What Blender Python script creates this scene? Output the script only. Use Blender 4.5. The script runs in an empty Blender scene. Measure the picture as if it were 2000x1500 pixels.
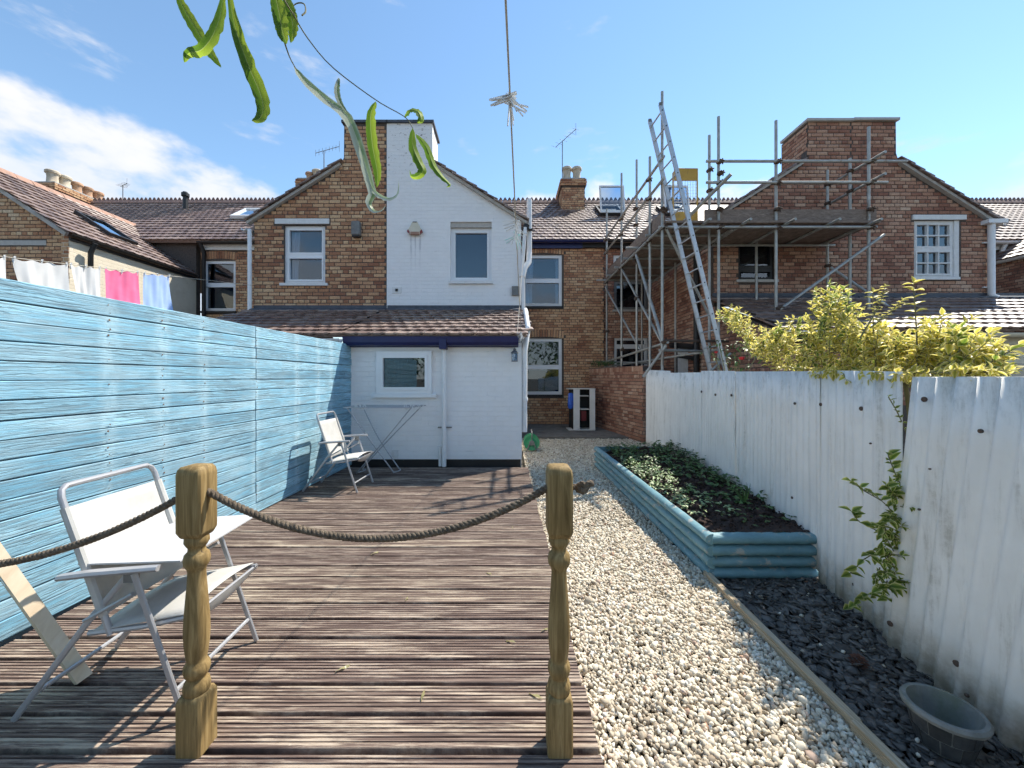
import bpy, math, random
import numpy as np
from mathutils import Vector, Matrix
random.seed(11); RNG = np.random.default_rng(5)
sc = bpy.context.scene; COL = sc.collection
V = Vector
# ------------------------------------------------------------------ camera
EYE = 1.33; F = 750.0; VX, VY = 990.0, 738.0      # eye height (m), focal length (photo px), vanishing point (photo px)
cam = bpy.data.cameras.new('camera'); co = bpy.data.objects.new('camera', cam); COL.objects.link(co)
co.location = (0, 0, EYE); co.rotation_euler = (math.radians(90), 0, 0)
cam.sensor_width = 36; cam.lens = F / 2000 * 36; cam.shift_x = 0.005; cam.shift_y = -0.006
cam.clip_start = 0.03; cam.clip_end = 3000; sc.camera = co
# ------------------------------------------------------------------ sky and sun
SKY_OFF = (2.9, 1.2, 0.1)
SUN = V((0.56, 0.45, 1.0)).normalized()
w = bpy.data.worlds.new('World'); sc.world = w; w.use_nodes = True
def nd(nt, typ, ins=None, **kw):
    n = nt.nodes.new(typ)
    for k, v in kw.items(): setattr(n, k, v)
    for k, v in (ins or {}).items():
        s = n.inputs[k]
        if isinstance(v, bpy.types.NodeSocket): nt.links.new(v, s)
        else:
            if isinstance(v, (tuple, list)) and len(v) == 3 and s.type == 'RGBA': v = (*v, 1)
            s.default_value = v
    return n
def mth(nt, op, a, b=0.0, clamp=False):
    return nd(nt, 'ShaderNodeMath', {0: a, 1: b}, operation=op, use_clamp=clamp).outputs[0]
def mix(nt, f, a, b, mode='MIX'):
    return nd(nt, 'ShaderNodeMix', {0: f, 6: a, 7: b}, data_type='RGBA', blend_type=mode).outputs[2]
def rmp(nt, f, stops, interp='LINEAR'):
    r = nd(nt, 'ShaderNodeValToRGB', {0: f}); e = r.color_ramp; e.interpolation = interp
    while len(e.elements) > 1: e.elements.remove(e.elements[0])
    for i, (p, c) in enumerate(stops):
        el = e.elements[0] if i == 0 else e.elements.new(p)
        el.position = p; el.color = (*c, 1) if isinstance(c, (tuple, list)) else (c, c, c, 1)
    return r.outputs[0]
def rng(nt, v, a, b, c, d, smooth=True):
    return nd(nt, 'ShaderNodeMapRange', {0: v, 1: a, 2: b, 3: c, 4: d}, interpolation_type='SMOOTHSTEP' if smooth else 'LINEAR').outputs[0]
def nz(nt, vec, scale, detail=4, rough=0.55, dist=0.0):
    return nd(nt, 'ShaderNodeTexNoise', {'Vector': vec, 'Scale': scale, 'Detail': detail, 'Roughness': rough, 'Distortion': dist}).outputs[0]
def stretch(nt, vec, s, off=None):
    return nd(nt, 'ShaderNodeMapping', {0: vec, 3: s, **({1: off} if off is not None else {})}).outputs[0]
def world():
    nt = w.node_tree; nt.nodes.clear()
    st = 0.10
    sky = nd(nt, 'ShaderNodeTexSky', sky_type='NISHITA', sun_disc=False, sun_elevation=math.asin(SUN.z), sun_rotation=math.atan2(SUN.x, SUN.y),
             air_density=1.0, dust_density=0.0, ozone_density=1.5)
    tc = nd(nt, 'ShaderNodeTexCoord').outputs['Generated']
    z = nd(nt, 'ShaderNodeSeparateXYZ', {0: tc}).outputs[2]
    n1 = nz(nt, stretch(nt, tc, (1, 1, 1.9), SKY_OFF), 3.0, 10, 0.52, 0.0)
    n2 = nz(nt, stretch(nt, tc, (1, 1, 3.2), (3.1, 0, 1.0)), 4.2, 8, 0.55)
    thr = rng(nt, z, 0.18, 0.52, 0.36, 0.69, False)
    m1 = rng(nt, mth(nt, 'SUBTRACT', n1, thr), 0.0, 0.10, 0, 0.82)
    m2 = rng(nt, n2, 0.61, 0.74, 0, 0.6)
    m = mth(nt, 'MAXIMUM', m1, m2)
    body = rng(nt, n1, 0.45, 0.75, 0.0, 1.0)
    ccol = mix(nt, body, (2.9, 3.15, 3.6), (4.4, 4.2, 4.05))
    base = mix(nt, 1.0, sky.outputs[0], (0.86, 0.945, 0.915), 'MULTIPLY')
    bg = nd(nt, 'ShaderNodeBackground', {0: mix(nt, m, base, ccol), 1: st})
    nt.links.new(bg.outputs[0], nd(nt, 'ShaderNodeOutputWorld').inputs[0])
world()
sl = bpy.data.lights.new('sun', 'SUN'); sl.energy = 2.9; sl.angle = math.radians(0.53); sl.color = (1.0, 0.94, 0.84)
so = bpy.data.objects.new('sun', sl); COL.objects.link(so); so.location = (8, 8, 14)
so.rotation_euler = SUN.to_track_quat('Z', 'Y').to_euler()
sc.view_settings.view_transform = 'Standard'; sc.view_settings.look = 'None'
sc.view_settings.exposure = 1.43; sc.view_settings.gamma = 1.0
sc.render.engine = 'CYCLES'; sc.cycles.max_bounces = 4; sc.cycles.diffuse_bounces = 3; sc.cycles.glossy_bounces = 2; sc.cycles.transmission_bounces = 3; sc.cycles.transparent_max_bounces = 8
sc.cycles.use_denoising = True; sc.cycles.use_adaptive_sampling = True; sc.cycles.adaptive_threshold = 0.03
# ------------------------------------------------------------------ materials
def mat(name):
    m = bpy.data.materials.new(name); m.use_nodes = True
    return m, m.node_tree, m.node_tree.nodes['Principled BSDF']
def setp(nt, b, **k):
    names = dict(col='Base Color', rough='Roughness', metal='Metallic', spec='Specular IOR Level', normal='Normal', ior='IOR')
    for a, v in k.items():
        s = b.inputs[names[a]]
        if isinstance(v, bpy.types.NodeSocket): nt.links.new(v, s)
        else: s.default_value = (*v, 1) if a == 'col' else v
def bump(nt, h, strength=0.3, dist=0.01):
    return nd(nt, 'ShaderNodeBump', {'Height': h, 'Strength': strength, 'Distance': dist}).outputs[0]
def pos(nt): return nd(nt, 'ShaderNodeNewGeometry').outputs['Position']
def rnd(nt):
    a = nd(nt, 'ShaderNodeNewGeometry').outputs['Random Per Island']; b = nd(nt, 'ShaderNodeObjectInfo').outputs['Random']
    return mth(nt, 'FRACT', mth(nt, 'ADD', a, b))
def plain(name, c1, c2=None, rough=0.6, metal=0.0, scale=8, vec=(1, 1, 1), bmp=0.0, bscale=60, spec=0.5, var=0.0, dirt=None):
    m, nt, b = mat(name); p = stretch(nt, pos(nt), vec)
    col = rmp(nt, nz(nt, p, scale, 6, 0.65), [(0.3, c1), (0.72, c2 or c1)])
    if dirt: col = mix(nt, rng(nt, nz(nt, stretch(nt, p, (1, 1, 0.35), (4, 2, 1)), dirt[1], 7, 0.7), dirt[2], dirt[3], 0, dirt[4]), col, dirt[0])
    if var:
        col = mix(nt, 1.0, col, rmp(nt, rnd(nt), [(0, 1 - var), (1, 1 + var)]), 'MULTIPLY')
    setp(nt, b, col=col, rough=rough, metal=metal, spec=spec)
    if bmp: setp(nt, b, normal=bump(nt, nz(nt, p, bscale, 5, 0.6), bmp))
    return m
def brick_mat(name, stops, dark=1.0):
    m, nt, b = mat(name); p = pos(nt)
    zone = mth(nt, 'MULTIPLY', mth(nt, 'SUBTRACT', nz(nt, p, 0.75, 3), 0.5), 0.9)
    r = mth(nt, 'ADD', mth(nt, 'MULTIPLY', rnd(nt), 0.62), mth(nt, 'ADD', zone, 0.19))
    col = rmp(nt, r, stops)
    sp = nz(nt, p, 38, 6, 0.75)
    col = mix(nt, 1.0, col, rmp(nt, sp, [(0.28, 0.66 * dark), (0.5, 1.32 * dark), (0.75, 1.65 * dark)]), 'MULTIPLY')
    col = mix(nt, rng(nt, nz(nt, stretch(nt, p, (1, 1, .5)), 3.0, 6, 0.7), 0.56, 0.75, 0, 0.5), col, (0.10, 0.075, 0.06))
    setp(nt, b, col=col, rough=0.92, spec=0.25, normal=bump(nt, sp, 0.5, 0.006))
    return m
BUFF = [(0.0, (.16, .066, .042)), (.2, (.26, .122, .070)), (.42, (.355, .19, .105)), (.65, (.44, .265, .15)), (.85, (.49, .33, .195)), (1, (.53, .40, .27))]
REDD = [(0.0, (.12, .053, .040)), (.25, (.22, .103, .070)), (.5, (.31, .165, .110)), (.75, (.375, .23, .158)), (1, (.46, .33, .24))]
M = {}
M['brick'] = brick_mat('buff_brick', BUFF)
M['brick_red'] = brick_mat('red_brown_brick', REDD)
M['mortar'] = plain('dark_mortar', (.06, .048, .04), (.13, .105, .09), 0.95, scale=25, bmp=.4)
def painted_brick(name, c1, c2, stain):
    m, nt, b = mat(name); p = pos(nt)
    sx = nd(nt, 'ShaderNodeSeparateXYZ', {0: p})
    vec = nd(nt, 'ShaderNodeCombineXYZ', {0: mth(nt, 'ADD', sx.outputs[0], sx.outputs[1]), 1: sx.outputs[2], 2: 0.0}).outputs[0]
    bt = nd(nt, 'ShaderNodeTexBrick', {'Vector': vec, 'Scale': 1.0, 'Mortar Size': 0.006, 'Mortar Smooth': 0.6, 'Brick Width': .225, 'Row Height': .075, 'Bias': 0.0},
            offset=0.5)
    fac = mth(nt, 'SUBTRACT', 1.0, bt.outputs[1])
    n = nz(nt, p, 5, 6, 0.6)
    col = rmp(nt, n, [(0.3, c1), (0.7, c2)])
    wear = rng(nt, nz(nt, stretch(nt, p, (1, 1, .8)), 6.0, 8, 0.75), 0.63, 0.74, 0, 0.5)
    col = mix(nt, wear, col, stain)
    crack = rng(nt, nz(nt, stretch(nt, p, (2.0, 2.0, 22.0)), 1.2, 5, 0.7), 0.60, 0.70, 0, 0.55)
    col = mix(nt, mth(nt, 'MULTIPLY', crack, rng(nt, bt.outputs[1], 0.3, .9, 0.15, 1)), col, tuple(x * .45 for x in stain))
    if name.startswith('white'):
        X, Z = sx.outputs[0], sx.outputs[2]; st = None
        for x0, wd in ((-1.945, .012), (-1.86, .009), (-1.765, .012)):
            s_ = mth(nt, 'MULTIPLY', rng(nt, mth(nt, 'ABSOLUTE', mth(nt, 'SUBTRACT', X, x0)), wd, wd * 2.2, 1, 0), rng(nt, Z, 3.35, 4.1, 0, 1)); st = s_ if st is None else mth(nt, 'MAXIMUM', st, s_)
        st = mth(nt, 'MULTIPLY', st, mth(nt, 'LESS_THAN', Z, 4.24)); col = mix(nt, mth(nt, 'MULTIPLY', mth(nt, 'MULTIPLY', st, .5), rng(nt, nz(nt, stretch(nt, p, (3, 3, 1)), 5, 4), .35, .65, .2, 1)), col, (.36, .37, .40))
        chip = mth(nt, 'MULTIPLY', rng(nt, nz(nt, stretch(nt, p, (1, 1, 2.2)), 9.0, 6, .7), .60, .65, 0, 1), rng(nt, Z, 5.0, 6.3, 0, .9)); col = mix(nt, chip, col, (.17, .13, .11))
    h = mth(nt, 'ADD', mth(nt, 'MULTIPLY', fac, 0.55), mth(nt, 'MULTIPLY', nz(nt, p, 40, 4), 0.35))
    setp(nt, b, col=col, rough=0.75, normal=bump(nt, h, 0.7, 0.009))
    return m
M['white_brick'] = painted_brick('white_painted_brick', (.82, .815, .805), (.87, .865, .855), (.60, .59, .57))
M['cream_brick'] = painted_brick('cream_painted_brick', (.66, .58, .44), (.74, .66, .52), (.45, .38, .28))
def tile_mat():
    m, nt, b = mat('clay_tile'); p = pos(nt)
    col = rmp(nt, rnd(nt), [(0, (.10, .062, .050)), (.35, (.15, .090, .070)), (.7, (.21, .138, .108)), (1, (.28, .20, .16))])
    n = nz(nt, p, 14, 7, 0.75)
    col = mix(nt, rng(nt, n, .5, .7, 0, .7), col, (.40, .31, .26))
    col = mix(nt, rng(nt, nz(nt, p, 2.4, 6, .7), .52, .72, 0, .65), col, (.06, .045, .04))
    setp(nt, b, col=col, rough=0.52, spec=1.0, normal=bump(nt, n, 0.25, 0.004)); return m
M['tile'] = tile_mat()
M['ridge'] = plain('ridge_clay', (.16, .10, .09), (.24, .16, .13), .8, scale=12)
M['orange_ridge'] = plain('orange_ridge_clay', (.32, .175, .12), (.42, .26, .19), .8, scale=9, dirt=((.2, .13, .1), 4, .5, .7, .6))
NAILS = [2.42, 2.78, 3.13, 3.74, 4.42, 4.86, 5.2]
def fence_mat():
    m, nt, b = mat('weathered_blue_paint'); p = pos(nt); r = nd(nt, 'ShaderNodeObjectInfo').outputs['Random']
    off = nd(nt, 'ShaderNodeCombineXYZ', {0: 0.0, 1: mth(nt, 'MULTIPLY', r, 37.0), 2: 0.0}).outputs[0]
    q = nd(nt, 'ShaderNodeVectorMath', {0: p, 1: off}, operation='ADD').outputs[0]
    warp = nz(nt, stretch(nt, q, (1, 2.2, 9)), 1.0, 3, .5)
    g = nz(nt, stretch(nt, q, (1, 1.6, 34)), 1.6, 8, 0.72, 1.2)
    fine = nz(nt, stretch(nt, q, (2, 7, 160)), 1.0, 4, .7, .6)
    knot = nd(nt, 'ShaderNodeTexVoronoi', {'Vector': stretch(nt, q, (1, 2.4, 9.0)), 'Scale': 1.1}).outputs['Distance']
    col = mix(nt, rng(nt, warp, .35, .65, 0, 1), (.22, .48, .63), (.37, .66, .80))
    wearm = rng(nt, mth(nt, 'ADD', g, mth(nt, 'MULTIPLY', fine, .22)), .53, .70, 0, .85)
    wv = nd(nt, 'ShaderNodeTexWave', {'Vector': stretch(nt, q, (1, .16, 1)), 'Scale': 16.0, 'Distortion': 9.0, 'Detail': 3.0, 'Detail Scale': 1.3, 'Detail Roughness': .6}, bands_direction='Z').outputs[1]
    line = mth(nt, 'MULTIPLY', rng(nt, wv, .72, .97, 0, .75), rng(nt, warp, .38, .60, .15, 1))
    col = mix(nt, wearm, col, (.21, .31, .36)); col = mix(nt, line, col, (.13, .22, .27))
    col = mix(nt, rng(nt, fine, .60, .76, 0, .5), col, (.44, .67, .78))
    col = mix(nt, rng(nt, knot, .03, .10, .75, 0), col, (.20, .27, .30))
    y = nd(nt, 'ShaderNodeSeparateXYZ', {0: p}).outputs[1]; z = nd(nt, 'ShaderNodeSeparateXYZ', {0: p}).outputs[2]
    st = [(0, 0)]
    for a in NAILS:
        for d, v in ((-.075, 0), (-.02, .85), (.02, .85), (.075, 0)): st.append(((a + d - 1.5) / 4.5, v))
    band = rmp(nt, rng(nt, y, 1.5, 6.0, 0, 1, False), st)
    bm = mth(nt, 'MULTIPLY', band, rng(nt, nz(nt, stretch(nt, p, (1, 9, 5)), 1.6, 4, .6), .32, .62, 0.1, 1))
    col = mix(nt, mth(nt, 'MULTIPLY', bm, .42), col, (.62, .82, .88))
    col = mix(nt, rng(nt, nz(nt, stretch(nt, q, (1, 1, 2.5)), 1.7, 5, .6), .46, .70, 0, .55), col, (.44, .63, .71))
    col = mix(nt, 1.0, col, rmp(nt, mth(nt, 'FRACT', mth(nt, 'MULTIPLY', r, 9.7)), [(0, (.70, .74, .77)), (1, (1.08, 1.08, 1.08))]), 'MULTIPLY')
    setp(nt, b, col=col, rough=0.7, spec=.3, normal=bump(nt, mth(nt, 'SUBTRACT', mth(nt, 'ADD', g, fine), line), 0.5, 0.004)); return m
M['fence'] = fence_mat()
def deck_mat():
    m, nt, b = mat('weathered_decking'); p = pos(nt); r = nd(nt, 'ShaderNodeObjectInfo').outputs['Random']
    off = nd(nt, 'ShaderNodeCombineXYZ', {0: mth(nt, 'MULTIPLY', r, 51.0), 1: 0.0, 2: 0.0}).outputs[0]
    q = nd(nt, 'ShaderNodeVectorMath', {0: p, 1: off}, operation='ADD').outputs[0]
    g = nz(nt, stretch(nt, q, (1.6, 60, 1)), 1.4, 8, .75, .5)
    pale = nz(nt, stretch(nt, q, (1, 11, 1)), 1.9, 8, .76)
    speck = nz(nt, stretch(nt, q, (1, 2.2, 1)), 26, 5, .7)
    col = rmp(nt, g, [(.30, (.060, .043, .037)), (.47, (.125, .090, .076)), (.58, (.22, .167, .138)), (.74, (.43, .355, .29))])
    worn = rng(nt, mth(nt, 'ADD', mth(nt, 'MULTIPLY', pale, .72), mth(nt, 'MULTIPLY', g, .34)), .50, .63, 0, .72)
    col = mix(nt, worn, col, (.50, .43, .345))
    col = mix(nt, mth(nt, 'MULTIPLY', rng(nt, speck, .66, .74, 0, .8), rng(nt, pale, .42, .6, 0, 1)), col, (.52, .46, .37))
    col = mix(nt, 1.0, col, rmp(nt, nd(nt, 'ShaderNodeMath', {0: mth(nt, 'MULTIPLY', r, 7.31)}, operation='FRACT').outputs[0], [(0, (.62, .57, .56)), (.5, (.95, .89, .87)), (1, (1.22, 1.18, 1.10))]), 'MULTIPLY')
    setp(nt, b, col=col, rough=.82, spec=.25, normal=bump(nt, g, .6, .004)); return m
M['deck'] = deck_mat()
def wood_mat(name, c1, c2, c3, vec, sc_=1.4):
    m, nt, b = mat(name); p = pos(nt)
    g = nz(nt, stretch(nt, p, vec), sc_, 7, .65, .8)
    col = rmp(nt, g, [(.3, c1), (.52, c2), (.75, c3)])
    crack = rng(nt, nz(nt, stretch(nt, p, tuple(x * 1.7 for x in vec), (3, 1, 2)), sc_, 3, .5), .70, .74, 0, .85)
    col = mix(nt, crack, col, (.045, .03, .015))
    col = mix(nt, rng(nt, nz(nt, p, 5, 4), .55, .75, 0, .35), col, tuple(x * .6 for x in c2))
    setp(nt, b, col=col, rough=.7, spec=.3, normal=bump(nt, g, .3, .003)); return m
M['post'] = wood_mat('treated_pine', (.12, .076, .026), (.255, .170, .066), (.42, .305, .14), (38, 38, 2.2))
M['plank'] = wood_mat('pale_planed_timber', (.60, .47, .32), (.70, .57, .41), (.76, .65, .50), (20, 3, 3))
M['edge'] = wood_mat('weathered_edging', (.30, .22, .13), (.46, .36, .24), (.62, .54, .42), (50, 2, 50))
M['board'] = wood_mat('scaffold_plank', (.13, .095, .075), (.22, .165, .13), (.33, .26, .21), (7, 7, 26))
M['log'] = plain('teal_log_paint', (.115, .235, .265), (.19, .35, .39), .6, scale=7, vec=(1, 1, 3), bmp=.3, bscale=30, dirt=((.42, .40, .34), 9, .55, .63, .8))
M['galv'] = plain('galvanised_tube', (.30, .295, .27), (.46, .46, .43), .5, .45, scale=10, bmp=.15, dirt=((.20, .13, .085), 5, .56, .70, .7))
M['rust'] = plain('rusty_coupler', (.055, .045, .04), (.15, .095, .065), .75, .3, scale=30)
M['alu'] = plain('ladder_aluminium', (.44, .45, .46), (.58, .59, .60), .42, .75, scale=20)
M['chair_tube'] = plain('grey_enamelled_tube', (.38, .38, .39), (.46, .46, .47), .38, .35, scale=6)
M['textile'] = plain('white_mesh_textile', (.44, .43, .395), (.54, .53, .50), .85, scale=9, bmp=.15, bscale=320, dirt=((.5, .47, .4), 6, .55, .75, .4))
M['upvc'] = plain('white_upvc', (.78, .79, .80), (.82, .83, .84), .35, scale=4)
M['wpaint'] = plain('old_white_paint', (.66, .66, .64), (.78, .78, .77), .6, scale=14, dirt=((.40, .37, .33), 8, .60, .70, .6))
M['pipe'] = plain('white_painted_pipe', (.74, .74, .73), (.82, .82, .82), .42, scale=12, dirt=((.22, .2, .18), 11, .66, .72, .8))
M['navy'] = plain('navy_gutter_paint', (.008, .012, .07), (.015, .022, .105), .4, scale=6)
M['lead'] = plain('lead_flashing', (.050, .058, .072), (.10, .112, .135), .6, .2, scale=9, bmp=.3, bscale=12)
M['black'] = plain('black_plastic', (.012, .012, .013), (.02, .02, .02), .5)
M['grey'] = plain('grey_plastic', (.14, .14, .135), (.22, .22, .21), .6, scale=14)
M['concrete'] = plain('worn_concrete', (.13, .12, .105), (.24, .22, .19), .9, scale=5, bmp=.4, dirt=((.07, .06, .05), 3, .5, .7, .7))
M['stone'] = plain('stone_lintel', (.40, .38, .35), (.52, .50, .46), .85, scale=14, bmp=.3)
M['pot_cream'] = plain('buff_chimney_pot', (.50, .42, .31), (.62, .54, .42), .85, scale=9, dirt=((.16, .13, .1), 5, .5, .7, .6))
M['pot_orange'] = plain('terracotta_chimney_pot', (.42, .24, .14), (.52, .33, .21), .85, scale=9, dirt=((.16, .13, .1), 5, .5, .7, .6))
M['yellow'] = plain('amber_yellow_panel', (.50, .28, .035), (.60, .36, .06), .55, scale=9, dirt=((.25, .16, .06), 9, .58, .7, .5))
M['soil'] = plain('dark_soil', (.018, .011, .008), (.075, .042, .03), 1.0, scale=26, bmp=.8, bscale=50)
M['ground'] = plain('bare_ground', (.05, .045, .035), (.11, .095, .07), 1.0, scale=3, bmp=.5)
M['gravel'] = None
M['slate'] = plain('blue_slate_chip', (.095, .085, .074), (.165, .150, .132), .8, scale=30, var=.5, spec=.25)
M['weed'] = plain('weed_leaf', (.045, .095, .022), (.10, .18, .045), .5, scale=16, var=.4)
M['weed_pale'] = plain('pale_weed_leaf', (.20, .30, .10), (.40, .46, .25), .5, scale=16, var=.3)
M['stem'] = plain('green_brown_stem', (.13, .12, .05), (.22, .2, .09), .7)
M['red'] = plain('red_petal', (.45, .012, .02), (.6, .03, .04), .5)
M['pink'] = plain('pink_cotton', (.78, .13, .28), (.84, .19, .35), .85, scale=5)
M['sky_cotton'] = plain('pale_blue_cotton', (.30, .44, .74), (.38, .52, .80), .85, scale=5)
M['white_cotton'] = plain('white_cotton', (.60, .60, .59), (.70, .70, .69), .85, scale=5)
M['cord'] = plain('cream_cord', (.50, .45, .37), (.54, .49, .40), .8, scale=4)
M['peg'] = plain('white_peg_plastic', (.70, .71, .70), (.76, .76, .74), .45, scale=4)
M['mint'] = plain('mint_peg_plastic', (.42, .68, .64), (.5, .75, .7), .45)
M['rope'] = plain('tarred_hemp_rope', (.07, .05, .034), (.26, .20, .135), .95, scale=45, bmp=.8, bscale=260)
M['green'] = plain('green_reel_plastic', (.03, .24, .10), (.06, .36, .17), .4)
M['blue_bag'] = plain('blue_plastic_bag', (.015, .07, .42), (.04, .15, .6), .3, scale=20, bmp=.4)
M['rednail'] = plain('rust_stained_nail', (.10, .05, .025), (.22, .11, .05), .9, scale=30)
M['mosaic'] = plain('dark_mosaic_tile', (.035, .037, .04), (.085, .085, .08), .45, scale=22, var=.35, bmp=.2)
M['grout'] = plain('stone_grey_bowl', (.15, .15, .135), (.26, .26, .235), .85, scale=12, bmp=.3, dirt=((.12, .14, .06), 5, .5, .7, .5))
M['lantern'] = plain('grey_lantern_metal', (.10, .10, .10), (.2, .2, .2), .5, .5)
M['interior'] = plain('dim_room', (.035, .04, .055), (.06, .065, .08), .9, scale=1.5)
M['cream'] = plain('cream_render', (.62, .58, .46), (.70, .66, .54), .8, scale=5)
M['melamine'] = plain('white_melamine', (.66, .64, .60), (.74, .73, .70), .5, scale=6)
def gravel_mat():
    m, nt, b = mat('cream_limestone'); p = pos(nt)
    col = rmp(nt, rnd(nt), [(0, (.30, .24, .17)), (.2, (.50, .42, .31)), (.5, (.64, .56, .43)), (.8, (.74, .67, .53)), (.95, (.80, .76, .66)), (1, (.45, .28, .19))])
    col = mix(nt, rng(nt, nz(nt, p, 55, 4, .7), .5, .75, 0, .5), col, (.38, .31, .23))
    col = mix(nt, rng(nt, nz(nt, p, 2.2, 5, .6), .5, .72, 0, .35), col, (.22, .17, .12))
    setp(nt, b, col=col, rough=.85, spec=.3); return m
M['gravel'] = gravel_mat()
def corr_mat():
    m, nt, b = mat('dirty_white_corrugated'); p = pos(nt)
    col = rmp(nt, nz(nt, p, 4, 6, .6), [(.3, (.78, .76, .71)), (.7, (.87, .85, .80))])
    s1 = nz(nt, stretch(nt, p, (9, 9, .55)), 1.6, 8, .72)
    fine = nz(nt, p, 26, 6, .75)
    z = nd(nt, 'ShaderNodeSeparateXYZ', {0: p}).outputs[2]
    col = mix(nt, mth(nt, 'MULTIPLY', rng(nt, s1, .5, .72, 0, 1), rng(nt, fine, .35, .65, .25, .8)), col, (.42, .39, .33))
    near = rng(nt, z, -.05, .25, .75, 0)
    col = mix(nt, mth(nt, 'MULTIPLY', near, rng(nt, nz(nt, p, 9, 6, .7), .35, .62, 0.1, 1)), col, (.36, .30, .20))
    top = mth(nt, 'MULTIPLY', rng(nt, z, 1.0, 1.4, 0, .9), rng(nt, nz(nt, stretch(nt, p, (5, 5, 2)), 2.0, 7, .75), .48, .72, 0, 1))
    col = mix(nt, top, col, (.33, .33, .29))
    setp(nt, b, col=col, rough=.62, spec=.3, normal=bump(nt, fine, .15, .003)); return m
M['corr'] = corr_mat()
def glass_mat():
    m, nt, b = mat('window_glass'); nt.nodes.remove(b)
    lw = mth(nt, 'MULTIPLY', nd(nt, 'ShaderNodeFresnel', {'IOR': 1.6}).outputs[0], mth(nt, 'SUBTRACT', 1.0, nd(nt, 'ShaderNodeNewGeometry').outputs['Backfacing']))
    g = nd(nt, 'ShaderNodeBsdfGlossy', {'Color': (.82, .92, 1.0), 'Roughness': .015})
    t = nd(nt, 'ShaderNodeBsdfTransparent', {'Color': (.66, .74, .82)})
    mx = nd(nt, 'ShaderNodeMixShader', {0: mth(nt, 'MULTIPLY', lw, 2.3, True), 1: t.outputs[0], 2: g.outputs[0]})
    nt.links.new(mx.outputs[0], nt.nodes['Material Output'].inputs[0]); return m
M['glass'] = glass_mat()
def leaf_mat(name, attr=True, c=None, trans=.28, rough=.38):
    m, nt, b = mat(name); p = pos(nt)
    col = nd(nt, 'ShaderNodeAttribute', attribute_name='Col').outputs[0] if attr else rmp(nt, nz(nt, p, 14, 4), [(.3, c), (.7, tuple(x * 1.5 for x in c))])
    col = mix(nt, 1.0, col, rmp(nt, rnd(nt), [(0, .72), (1, 1.18)]), 'MULTIPLY')
    setp(nt, b, col=col, rough=rough, spec=.4)
    tr = nd(nt, 'ShaderNodeBsdfTranslucent', {'Color': col})
    mx = nd(nt, 'ShaderNodeMixShader', {0: trans, 1: b.outputs[0], 2: tr.outputs[0]})
    nt.links.new(mx.outputs[0], nt.nodes['Material Output'].inputs[0]); return m
M['leafv'] = leaf_mat('variegated_leaf', True, None, .5)
M['willow'] = leaf_mat('willow_leaf', True, None, .6, .6)
M['willow_back'] = leaf_mat('silvery_willow_leaf', True, None, .4)
M['dry_leaf'] = leaf_mat('dry_leaf', False, (.30, .27, .13), .3)
# ------------------------------------------------------------------ helpers
OFF = {}
def px(p): return (VX + F * p.x / p.y, VY - F * (p.z - EYE) / p.y) if p.y > .05 else (-9e9, 0)
def at(x, y, Y): return V(((x - VX) / F * Y, Y, EYE - (y - VY) / F * Y))     # a measured photo point at a known depth Y, in metres
def tag(o, label=None, cat=None, group=None, kind=None):
    for k, v in (('label', label), ('category', cat), ('group', group), ('kind', kind)):
        if v: o[k] = v
    return o
def thing(name, label, cat, loc=(0, 0, 0), group=None):
    o = bpy.data.objects.new(name, None); COL.objects.link(o); o.location = loc; o.empty_display_size = .1
    OFF[o.name] = V(loc); return tag(o, label, cat, group)
def link(name, me, parent=None, mats=None, loc=(0, 0, 0)):
    o = bpy.data.objects.new(name, me); COL.objects.link(o); o.location = loc
    if parent is not None: o.parent = parent
    if mats is not None: me.materials.append(mats)
    return o
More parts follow.
